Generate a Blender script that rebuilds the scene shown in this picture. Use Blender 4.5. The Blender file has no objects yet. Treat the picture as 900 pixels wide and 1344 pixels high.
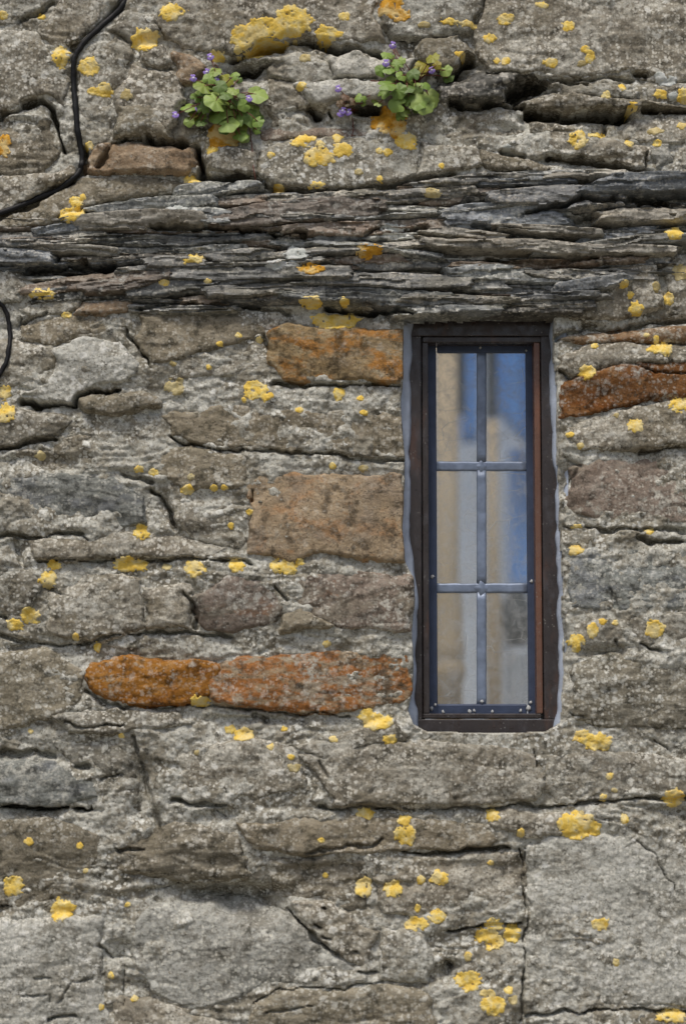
import bpy, math, random
import numpy as np
from mathutils import Vector, Matrix

# ------------------------------------------------------------------ camera, sky, sun, exposure
SC = bpy.context.scene
COL = SC.collection
ZC = 1.90                    # height on the wall that the lens is aimed at (m)
DIST = 3.0                   # camera to that point
PITCH = math.radians(6.0)    # looking slightly up
HALF = 0.672 / DIST          # tangent of half the vertical field of view

cam_d = bpy.data.cameras.new('camera')
cam = bpy.data.objects.new('camera', cam_d); COL.objects.link(cam)
cam.location = (0, -DIST * math.cos(PITCH), ZC - DIST * math.sin(PITCH))
cam.rotation_euler = (math.radians(90) + PITCH, 0, 0)
cam_d.sensor_fit = 'VERTICAL'; cam_d.sensor_height = 36; cam_d.sensor_width = 24
cam_d.lens = 18 / HALF
cam_d.clip_start = 0.05; cam_d.clip_end = 500
cam_d.dof.use_dof = True
cam_d.dof.focus_distance = DIST + 0.42 * math.sin(PITCH)
cam_d.dof.aperture_fstop = 1.8
SC.camera = cam

W = bpy.data.worlds.new('World'); SC.world = W; W.use_nodes = True
nt = W.node_tree; nt.nodes.clear()
sky = nt.nodes.new('ShaderNodeTexSky'); sky.sky_type = 'NISHITA'; sky.sun_disc = False
SUN_EL, SUN_AZ = math.radians(64), math.radians(200)
sky.sun_elevation = SUN_EL; sky.sun_rotation = SUN_AZ
sky.air_density = 1.0; sky.dust_density = 4.0; sky.ozone_density = 1.0
bg = nt.nodes.new('ShaderNodeBackground'); bg.inputs['Strength'].default_value = 0.07
wo = nt.nodes.new('ShaderNodeOutputWorld')
nt.links.new(sky.outputs[0], bg.inputs[0]); nt.links.new(bg.outputs[0], wo.inputs[0])

sun_d = bpy.data.lights.new('sun', 'SUN'); sun_d.energy = 1.5; sun_d.angle = math.radians(12)
sun_d.color = (1.0, 0.95, 0.87)
sun = bpy.data.objects.new('sun', sun_d); COL.objects.link(sun)
sdir = Vector((math.sin(SUN_AZ) * math.cos(SUN_EL), math.cos(SUN_AZ) * math.cos(SUN_EL), math.sin(SUN_EL)))
sun.rotation_euler = (-sdir).to_track_quat('-Z', 'Y').to_euler(); sun.location = (-3, -6, 8)

SC.view_settings.view_transform = 'Standard'; SC.view_settings.look = 'None'
SC.view_settings.exposure = 0.62; SC.view_settings.gamma = 1.0
SC.view_settings.use_curve_mapping = False
SC.cycles.use_denoising = True
SC.cycles.max_bounces = 8; SC.cycles.transparent_max_bounces = 8
SC.cycles.sample_clamp_indirect = 4.0

# ------------------------------------------------------------------ layout: wall sheet coordinates (about 1 unit = 1 mm) to metres
FWD = np.array([0, math.cos(PITCH), math.sin(PITCH)]); UPV = np.array([0, -math.sin(PITCH), math.cos(PITCH)])
CPOS = np.array((0, -DIST * math.cos(PITCH), ZC - DIST * math.sin(PITCH)))
def wall_xz(u, v, y=0.0):
    """survey coordinates of the wall face -> metres on the vertical plane at depth y"""
    u = np.asarray(u, float); v = np.asarray(v, float); s = HALF / 672.0
    dy = FWD[1] + (672 - v) * s * UPV[1]; dz = FWD[2] + (672 - v) * s * UPV[2]
    k = (y - CPOS[1]) / dy
    return (u - 450) * s * k + CPOS[0], CPOS[2] + dz * k
def P(u, v, y=0.0):
    x, z = wall_xz(u, v, y); return Vector((float(x), float(y), float(z)))

# ------------------------------------------------------------------ numeric noise
TAB = np.random.RandomState(7).rand(512, 512).astype(np.float32) * 2 - 1
def vnoise(x, y, seed=0):
    x = x + seed * 37.17; y = y + seed * 91.73
    xi = np.floor(x).astype(np.int64); yi = np.floor(y).astype(np.int64)
    fx = (x - xi); fy = (y - yi)
    fx = fx * fx * fx * (fx * (fx * 6 - 15) + 10); fy = fy * fy * fy * (fy * (fy * 6 - 15) + 10)
    a = TAB[yi & 511, xi & 511]; b = TAB[yi & 511, (xi + 1) & 511]
    c = TAB[(yi + 1) & 511, xi & 511]; d = TAB[(yi + 1) & 511, (xi + 1) & 511]
    return (a + (b - a) * fx) * (1 - fy) + (c + (d - c) * fx) * fy
def fbm(U, V, sx, sy, octv=4, seed=0, gain=0.5, ang=0.0):
    if ang: U, V = U * math.cos(ang) + V * math.sin(ang), V * math.cos(ang) - U * math.sin(ang)
    r = 0; a = 1.0; f = 1.0; t = 0
    for o in range(octv):
        X, Y = U * f / sx, V * f / sy
        if sx < 3 * sy: c_, s_ = math.cos(0.6 + o * 1.3), math.sin(0.6 + o * 1.3); X, Y = X * c_ + Y * s_, Y * c_ - X * s_
        r = r + a * vnoise(X, Y, seed + o * 3.1); t += a; a *= gain; f *= 2.03
    return r / t * 1.6
def ridge(U, V, sx, sy, octv=3, seed=0, ang=0.0):
    if ang: U, V = U * math.cos(ang) + V * math.sin(ang), V * math.cos(ang) - U * math.sin(ang)
    r = 0; a = 1.0; f = 1.0; t = 0
    for o in range(octv):
        r = r + a * (1 - np.abs(vnoise(U * f / sx, V * f / sy, seed + o * 5.3)) * 2); t += a; a *= 0.5; f *= 2.1
    return r / t
def sstep(x, a, b):
    t = np.clip((x - a) / (b - a), 0, 1); return t * t * (3 - 2 * t)
def poly_sd(U, V, pts):
    """signed distance, positive inside"""
    pts = np.array(pts, float); n = len(pts); d = np.full(U.shape, 1e9); ins = np.zeros(U.shape, bool)
    for i in range(n):
        ax, ay = pts[i]; bx, by = pts[(i + 1) % n]; ex, ey = bx - ax, by - ay
        t = np.clip(((U - ax) * ex + (V - ay) * ey) / (ex * ex + ey * ey + 1e-9), 0, 1)
        d = np.minimum(d, np.hypot(U - ax - t * ex, V - ay - t * ey))
        if ey != 0:
            ins ^= ((ay > V) != (by > V)) & (U < ex * (V - ay) / ey + ax)
    return np.where(ins, d, -d)
def line_d(U, V, pts):
    d = np.full(U.shape, 1e9); below = np.zeros(U.shape)
    for (ax, ay), (bx, by) in zip(pts[:-1], pts[1:]):
        ex, ey = bx - ax, by - ay
        t = np.clip(((U - ax) * ex + (V - ay) * ey) / (ex * ex + ey * ey + 1e-9), 0, 1)
        q = np.hypot(U - ax - t * ex, V - ay - t * ey); below = np.where(q < d, V - ay - t * ey, below); d = np.minimum(d, q)
    return d, below
# ------------------------------------------------------------------ materials
def srgb(r, g, b):
    if abs(r - g) < 34 and abs(g - b) < 34 and b <= r: r, g, b = r - 3, g - 1.2, b - 3      # stone greys lean olive
    return lin(r, g, b)
def lin(r, g, b):
    f = lambda c: (c / 255 / 12.92) if c <= 10.3 else ((c / 255 + 0.055) / 1.055) ** 2.4
    return (f(r), f(g), f(b), 1)
class NB:
    def __init__(s, name):
        s.m = bpy.data.materials.new(name); s.m.use_nodes = True; s.t = s.m.node_tree; s.t.nodes.clear()
        s.out = s.n('ShaderNodeOutputMaterial'); s.geo = s.n('ShaderNodeNewGeometry')
        s.pos = s.geo.outputs['Position']
    def n(s, k, **kw):
        x = s.t.nodes.new(k)
        for a, b in kw.items(): setattr(x, a, b)
        return x
    def put(s, sock, v):
        if hasattr(v, 'is_linked') or hasattr(v, 'links'): s.t.links.new(v, sock)
        else: sock.default_value = v
    def vec(s, sx, sy, sz, off=(0, 0, 0), src=None):
        m = s.n('ShaderNodeMapping'); s.put(m.inputs['Vector'], src or s.pos)
        m.inputs['Scale'].default_value = (sx, sy, sz); m.inputs['Location'].default_value = off
        return m.outputs[0]
    def noise(s, v, scale, detail=4, rough=0.55, dist=0.0):
        x = s.n('ShaderNodeTexNoise'); s.put(x.inputs['Vector'], v); x.inputs['Scale'].default_value = scale
        x.inputs['Detail'].default_value = detail; x.inputs['Roughness'].default_value = rough; x.inputs['Distortion'].default_value = dist
        return x.outputs['Fac']
    def voro(s, v, scale, rnd=1.0):
        x = s.n('ShaderNodeTexVoronoi'); s.put(x.inputs['Vector'], v); x.inputs['Scale'].default_value = scale
        x.inputs['Randomness'].default_value = rnd
        return x.outputs['Distance'], x.outputs['Color']
    def ramp(s, f, stops):
        x = s.n('ShaderNodeValToRGB'); s.put(x.inputs[0], f); e = x.color_ramp.elements
        while len(e) < len(stops): e.new(0.5)
        for q, (p, c) in zip(e, stops): q.position = p; q.color = c if len(c) == 4 else (*c, 1)
        return x.outputs[0]
    def step(s, f, a, b, lo=0.0, hi=1.0):
        x = s.n('ShaderNodeMapRange'); x.interpolation_type = 'SMOOTHSTEP'; s.put(x.inputs[0], f)
        for i, q in zip((1, 2, 3, 4), (a, b, lo, hi)): x.inputs[i].default_value = q
        return x.outputs[0]
    def math(s, op, a, b=0.0):
        x = s.n('ShaderNodeMath', operation=op); s.put(x.inputs[0], a); s.put(x.inputs[1], b); return x.outputs[0]
    def mix(s, f, a, b, blend='MIX'):
        x = s.n('ShaderNodeMix', data_type='RGBA', blend_type=blend)
        s.put(x.inputs[0], f); s.put(x.inputs[6], a); s.put(x.inputs[7], b); return x.outputs[2]
    def bsdf(s, col, rough=0.8, bump=None, bstr=0.4, bdist=0.002, spec=0.3, **kw):
        b = s.n('ShaderNodeBsdfPrincipled'); s.put(b.inputs['Base Color'], col); s.put(b.inputs['Roughness'], rough)
        b.inputs['Specular IOR Level'].default_value = spec
        for k, v in kw.items(): s.put(b.inputs[k.replace('_', ' ')], v)
        if bump is not None:
            q = s.n('ShaderNodeBump'); q.inputs['Strength'].default_value = bstr; q.inputs['Distance'].default_value = bdist
            s.put(q.inputs['Height'], bump); s.t.links.new(q.outputs[0], b.inputs['Normal'])
        s.t.links.new(b.outputs[0], s.out.inputs[0]); return b

def stone_mat(name, tones, second=None, sec=(0.5, 0.62), accent=None, acc=(0.5, 0.62), speck=0.5, crust=(0.60, 0.66), bed=1.6,
              rough=0.88, spec=0.2, grain=0.28, crustcol=(180, 177, 169), seed=0.0, vary=0.07, bstr=0.6, accs=15, tone=False):
    b = NB(name); off = (seed * 1.7, 0, seed * 0.9)
    oi = b.n('ShaderNodeObjectInfo')
    p = b.vec(1, 1, 1, off); pb = b.vec(1, 1, bed, off)
    base = b.ramp(b.noise(pb, 34, 6, 0.66, 0.3), [(0.30, srgb(*tones[0])), (0.45, srgb(*tones[1])), (0.57, srgb(*tones[2])), (0.72, srgb(*tones[3]))])
    if second: base = b.mix(b.math('MULTIPLY', b.step(b.noise(pb, 11, 4, 0.6, 0.3), *sec), 0.8), base, srgb(*second))
    if accent:
        a = b.mix(b.noise(p, 70, 4, 0.65), srgb(*[int(c * 0.66) for c in accent]), srgb(*[min(255, int(c * 1.18)) for c in accent]))
        base = b.mix(b.step(b.noise(pb, accs, 7, 0.68, 0.5), *acc), base, a)
    if tone:        # every stone of the outer masonry has its own colour
        at = b.n('ShaderNodeAttribute'); at.attribute_name = 'tone'
        base = b.mix(0.6, base, b.ramp(at.outputs['Fac'], [(0.0, srgb(104, 92, 78)), (0.25, srgb(150, 146, 138)), (0.5, srgb(134, 126, 112)), (0.72, srgb(112, 112, 110)), (0.9, srgb(150, 118, 86)), (1.0, srgb(152, 104, 60))]))
    if bed > 3:     # mineral veining along the bedding
        base = b.mix(b.step(b.noise(b.vec(1, 1, bed * 2.6, off), 42, 5, 0.6, 0.6), 0.56, 0.68, 0, 0.4), base, srgb(*[int(c * 0.68) for c in tones[0]]))
    # dark weathering stains and dirt
    base = b.mix(b.step(b.noise(p, 55, 5, 0.7), 0.49, 0.64, 0, 0.80), base, srgb(*[int(c * 0.66) for c in tones[0]]))
    # grey crustose lichen film and pale grains
    cr = b.math('ADD', b.math('MULTIPLY', b.noise(p, 13, 3, 0.6), 0.5), b.math('MULTIPLY', b.noise(p, 75, 5, 0.72, 0.2), 0.5))
    cr = b.math('MULTIPLY', b.step(cr, crust[0] - 0.075, crust[1] - 0.06), b.step(b.noise(p, 210, 2, 0.6), 0.36, 0.52, 0.25, 0.95))
    base = b.mix(cr, base, srgb(*crustcol))
    gate = b.noise(p, 14, 4, 0.65)
    if speck > 0:
        nz = b.n('ShaderNodeTexNoise'); nz.inputs['Scale'].default_value = 260; nz.inputs['Detail'].default_value = 2; b.put(nz.inputs['Vector'], p)
        for sc, th, lo, hi, pr, cc in ((78, 0.36, 0.46, 0.57, 0.52, (222, 220, 214)), (125, 0.38, 0.42, 0.55, 0.42, (212, 209, 202)), (230, 0.42, 0.36, 0.55, 0.38, (206, 202, 193))):
            wv = b.n('ShaderNodeVectorMath', operation='MULTIPLY_ADD')
            b.put(wv.inputs[0], nz.outputs['Color']); wv.inputs[1].default_value = (0.75 / sc,) * 3; b.put(wv.inputs[2], p)
            d, c = b.voro(wv.outputs[0], sc)
            sep = b.n('ShaderNodeSeparateColor'); b.put(sep.inputs[0], c)
            f = b.math('MULTIPLY', b.step(d, th + 0.10, th - 0.12), b.step(sep.outputs[0], pr, pr + 0.25, 0, 1.0))
            f = b.math('MULTIPLY', f, b.step(gate, lo, hi, 0.06, 1.0))
            base = b.mix(b.math('MULTIPLY', f, min(1.0, speck)), base, srgb(*cc))
    d, c = b.voro(b.vec(1, 1, 1.3, off), 200)
    base = b.mix(b.math('MULTIPLY', b.step(d, 0.32, 0.14), b.step(b.noise(p, 34, 3), 0.48, 0.62, 0.05, 0.65)), base, srgb(60, 54, 47))
    g = b.noise(p, 380, 3, 0.75)
    base = b.mix(grain, base, b.ramp(g, [(0.30, (0.14, 0.14, 0.14)), (0.5, (0.52, 0.52, 0.52)), (0.70, (0.92, 0.92, 0.9))]), 'OVERLAY')
    tint = b.ramp(oi.outputs['Random'], [(0, (0.5 - vary, 0.5 - vary, 0.5 - vary)), (0.5, (0.5 + vary * 0.3, 0.5, 0.5 - vary * 0.3)), (1, (0.5 + vary, 0.5 + vary, 0.5 + vary))])
    base = b.mix(1.0, base, tint, 'OVERLAY') if vary else base
    h = b.math('ADD', b.math('MULTIPLY', g, 0.6), b.noise(b.vec(1, 1, 1 + (bed - 1) * 0.4, off), 120, 5, 0.7))
    b.bsdf(base, rough, h, bstr, 0.0035, spec)
    return b.m

GREY = [(110, 103, 92), (133, 126, 115), (149, 143, 132), (172, 168, 159)]
M = {}
M['mortar'] = stone_mat('mortar', [(113, 105, 93), (137, 129, 116), (153, 146, 134), (176, 171, 161)], speck=1.0, crust=(0.52, 0.62), crustcol=(188, 185, 177), bed=1.0, vary=0)
M['g'] = stone_mat('grey_stone', GREY, second=(128, 120, 106), speck=0.8, crust=(0.55, 0.65), seed=1)
M['p'] = stone_mat('pale_stone', [(122, 117, 107), (143, 138, 129), (157, 153, 145), (180, 177, 171)], second=(146, 144, 138), speck=0.85, crust=(0.50, 0.60), crustcol=(184, 182, 176), seed=2)
M['k'] = stone_mat('blue_grey_stone', [(102, 101, 97), (126, 126, 122), (142, 143, 140), (166, 168, 167)], second=(122, 125, 127), speck=0.45, crust=(0.59, 0.68), seed=3, bed=2.5)
M['l'] = stone_mat('olive_grey_stone', [(110, 102, 88), (133, 124, 109), (147, 138, 123), (164, 157, 144)], second=(127, 119, 105), speck=0.42, crust=(0.62, 0.70), seed=4, bed=2.2)
M['d'] = stone_mat('dark_stone', [(98, 91, 81), (121, 114, 102), (136, 129, 117), (156, 150, 139)], second=(118, 110, 96), speck=0.5, crust=(0.61, 0.69), seed=5, bed=3.2)
M['r'] = stone_mat('ochre_stone', [(126, 106, 78), (154, 132, 100), (165, 146, 116), (176, 162, 138)], second=(134, 119, 100), accs=17, accent=(168, 122, 66), acc=(0.46, 0.58), speck=0.14, crust=(0.66, 0.75), seed=6, bed=2)
M['t'] = stone_mat('tan_stone', [(128, 112, 94), (154, 136, 114), (166, 148, 126), (178, 162, 142)], second=(142, 128, 114), accs=22, accent=(166, 134, 102), acc=(0.50, 0.64), speck=0.14, crust=(0.66, 0.76), seed=7, bed=1.4)
M['o'] = stone_mat('orange_stone', [(118, 76, 30), (148, 100, 40), (160, 112, 50), (170, 134, 90)], second=(148, 98, 42), accent=(134, 84, 36), acc=(0.52, 0.66), speck=0.25, crust=(0.61, 0.70), crustcol=(160, 142, 118), seed=8, bed=2, vary=0.03)
M['q'] = stone_mat('rust_streaked_stone', [(122, 102, 84), (146, 123, 99), (156, 137, 113), (165, 153, 138)], second=(154, 141, 125), sec=(0.48, 0.6), accs=30, accent=(154, 104, 60), acc=(0.43, 0.55), speck=0.3, crust=(0.63, 0.72), seed=9, bed=2.2, vary=0.04)
M['x'] = stone_mat('brown_orange_stone', [(92, 60, 36), (120, 80, 44), (132, 92, 54), (150, 124, 98)], second=(112, 80, 54), accent=(128, 80, 40), acc=(0.5, 0.64), speck=0.3, crust=(0.60, 0.70), seed=19, bed=2, vary=0.03)
M['u'] = stone_mat('purple_brown_stone', [(108, 95, 87), (130, 116, 107), (142, 129, 120), (158, 149, 140)], second=(126, 118, 107), accent=(140, 110, 88), acc=(0.58, 0.7), speck=0.45, crust=(0.60, 0.69), seed=10, bed=1.3)
M['b'] = stone_mat('brown_stone', [(120, 102, 85), (147, 126, 105), (158, 139, 118), (171, 156, 139)], second=(150, 132, 114), speck=0.3, crust=(0.63, 0.72), seed=11, bed=2)
M['n'] = stone_mat('red_brown_stone', [(98, 77, 60), (124, 97, 73), (134, 111, 89), (150, 137, 121)], second=(132, 121, 106), accent=(142, 100, 62), acc=(0.5, 0.62), speck=0.4, crust=(0.56, 0.66), seed=12, bed=2)
SL = dict(speck=0.35, bed=6.0, rough=0.5, spec=0.4, crustcol=(184, 183, 177), grain=0.2, bstr=0.3, vary=0.14)
M['s'] = stone_mat('slate', [(76, 79, 78), (102, 105, 104), (122, 125, 125), (158, 161, 161)], second=(110, 108, 100), crust=(0.59, 0.68), seed=13, **SL)
M['sb'] = stone_mat('blue_slate', [(80, 84, 86), (107, 112, 116), (126, 132, 137), (161, 167, 172)], second=(114, 118, 119), crust=(0.60, 0.69), seed=14, **SL)
M['sr'] = stone_mat('brown_slate', [(92, 82, 74), (119, 107, 97), (133, 122, 113), (156, 148, 139)], second=(124, 106, 93), crust=(0.65, 0.72), seed=15, **SL)
M['sd'] = stone_mat('dark_slate', [(54, 52, 50), (74, 72, 69), (90, 88, 85), (120, 118, 114)], second=(82, 76, 68), crust=(0.68, 0.74), seed=16, **SL)
M['sp'] = stone_mat('pale_slate', [(112, 108, 102), (138, 135, 129), (154, 152, 147), (180, 179, 175)], second=(134, 128, 118), crust=(0.58, 0.66), seed=17, **SL)

def simple(name, col, rough=0.6, var=0.25, scale=60, spec=0.4, bstr=0.2, metal=0.0, bed=(1, 1, 1), **kw):
    b = NB(name); v = b.vec(*bed)
    c = b.mix(b.noise(v, scale, 6, 0.6), srgb(*[int(x * (1 - var)) for x in col]), srgb(*[min(255, int(x * (1 + var))) for x in col]))
    b.bsdf(c, rough, b.noise(v, scale * 6, 4), bstr, 0.001, spec, Metallic=metal, **kw)
    return b.m

# ------------------------------------------------------------------ mesh helpers
def link(name, me, mat=None, parent=None, loc=None):
    o = bpy.data.objects.new(name, me); COL.objects.link(o)
    if mat is not None and me is not None and not me.materials: me.materials.append(mat)
    if parent is not None: o.parent = parent
    if loc is not None: o.location = loc
    return o
def tag(o, label=None, cat=None, group=None, kind=None):
    if label: o['label'] = label
    if cat: o['category'] = cat
    if group: o['group'] = group
    if kind: o['kind'] = kind
    return o
def empty(name, loc, label, cat, group=None):
    o = link(name, None, loc=loc); o.empty_display_size = 0.05
    return tag(o, label, cat, group)
def mesh_np(name, co, quads, smooth=True):
    me = bpy.data.meshes.new(name); nv, nq = len(co), len(quads)
    me.vertices.add(nv); me.vertices.foreach_set('co', np.ascontiguousarray(co, np.float32).ravel())
    me.loops.add(nq * 4); me.loops.foreach_set('vertex_index', np.ascontiguousarray(quads, np.int32).ravel())
    me.polygons.add(nq); me.polygons.foreach_set('loop_start', np.arange(0, nq * 4, 4, dtype=np.int32))
    if smooth: me.polygons.foreach_set('use_smooth', np.ones(nq, bool))
    me.update(calc_edges=True)
    return me
def grid_mesh(name, X, Y, Z, keep, origin=(0, 0, 0)):
    """quads of a sheet where keep (per cell) is true, unused points dropped; front faces look to -y"""
    ny, nx = X.shape; idx = np.arange(ny * nx).reshape(ny, nx)
    q = np.stack([idx[:-1, :-1][keep], idx[1:, :-1][keep], idx[1:, 1:][keep], idx[:-1, 1:][keep]], 1)
    used = np.unique(q); remap = np.full(ny * nx, -1, np.int64); remap[used] = np.arange(len(used))
    co = np.stack([X.ravel(), Y.ravel(), Z.ravel()], 1)[used] - np.array(origin)
    return mesh_np(name, co, remap[q])
def cells(mask):   # per-vertex -> per-cell "any"
    return mask[:-1, :-1] | mask[1:, :-1] | mask[1:, 1:] | mask[:-1, 1:]
class MB:
    def __init__(s): s.v = []; s.f = []
    def box(s, x0, x1, y0, y1, z0, z1):
        b = len(s.v); s.v += [(x, y, z) for x in (x0, x1) for y in (y0, y1) for z in (z0, z1)]
        for f in ((0, 1, 3, 2), (4, 6, 7, 5), (0, 4, 5, 1), (2, 3, 7, 6), (0, 2, 6, 4), (1, 5, 7, 3)): s.f.append([b + i for i in f])
        return s
    def prism(s, quad, y0, y1):      # quad: four (x, z) corners clockwise as seen from the front
        b = len(s.v); n = len(quad)
        s.v += [(x, y0, z) for x, z in quad] + [(x, y1, z) for x, z in quad]
        s.f.append([b + i for i in range(n)][::-1]); s.f.append([b + n + i for i in range(n)])
        for i in range(n): j = (i + 1) % n; s.f.append([b + i, b + j, b + n + j, b + n + i])
        return s
    def tube(s, pts, rad, seg=8, cap=True):
        pts = [Vector(p) for p in pts]; b = len(s.v); n = len(pts)
        up = Vector((0, -1, 0.01))
        for i, p in enumerate(pts):
            t = (pts[min(i + 1, n - 1)] - pts[max(i - 1, 0)]).normalized()
            a = t.cross(up)
            if a.length < 1e-4: a = t.cross(Vector((1, 0, 0)))
            a.normalize(); c = t.cross(a).normalized(); r = rad[i] if hasattr(rad, '__len__') else rad
            for k in range(seg):
                w = 2 * math.pi * k / seg; s.v.append(tuple(p + a * math.cos(w) * r + c * math.sin(w) * r))
        for i in range(n - 1):
            for k in range(seg):
                k2 = (k + 1) % seg
                s.f.append([b + i * seg + k, b + i * seg + k2, b + (i + 1) * seg + k2, b + (i + 1) * seg + k])
        if cap:
            s.f.append([b + k for k in range(seg)][::-1]); s.f.append([b + (n - 1) * seg + k for k in range(seg)])
        return s
    def lathe(s, prof, c, seg=24):
        b = len(s.v)
        for r, z in prof:
            for k in range(seg):
                w = 2 * math.pi * k / seg; s.v.append((c[0] + r * math.cos(w), c[1] + r * math.sin(w), c[2] + z))
        for i in range(len(prof) - 1):
            for k in range(seg):
                k2 = (k + 1) % seg; s.f.append([b + i * seg + k, b + i * seg + k2, b + (i + 1) * seg + k2, b + (i + 1) * seg + k])
        s.f.append([b + k for k in range(seg)][::-1]); s.f.append([b + (len(prof) - 1) * seg + k for k in range(seg)])
        return s
    def build(s, name, mat, parent=None, smooth=False, bevel=0.0, origin=None):
        v = s.v
        if origin is not None: v = [tuple(Vector(p) - Vector(origin)) for p in v]
        me = bpy.data.meshes.new(name); me.from_pydata(v, [], s.f); me.update()
        if smooth: me.polygons.foreach_set('use_smooth', [True] * len(me.polygons))
        o = link(name, me, mat, parent, origin)
        if bevel:
            m = o.modifiers.new('bevel', 'BEVEL'); m.width = bevel; m.segments = 2; m.limit_method = 'ANGLE'
        return o

# ------------------------------------------------------------------ ground
g = MB(); g.v = [(-40, -60, 0), (40, -60, 0), (40, 40, 0), (-40, 40, 0)]; g.f = [[0, 1, 2, 3]]
tag(g.build('ground', simple('paving_grit', (128, 122, 112), 0.9, 0.2, 40)), kind='structure')

# ------------------------------------------------------------------ the wall: survey of the stones
random.seed(11); RS = np.random.RandomState(5)
STEP = 1.6
us = np.arange(-72, 973, STEP); vs = np.arange(-72, 1417, STEP)
U, V = np.meshgrid(us, vs); WX, WZ = wall_xz(U, V)
NY, NX = U.shape

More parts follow.
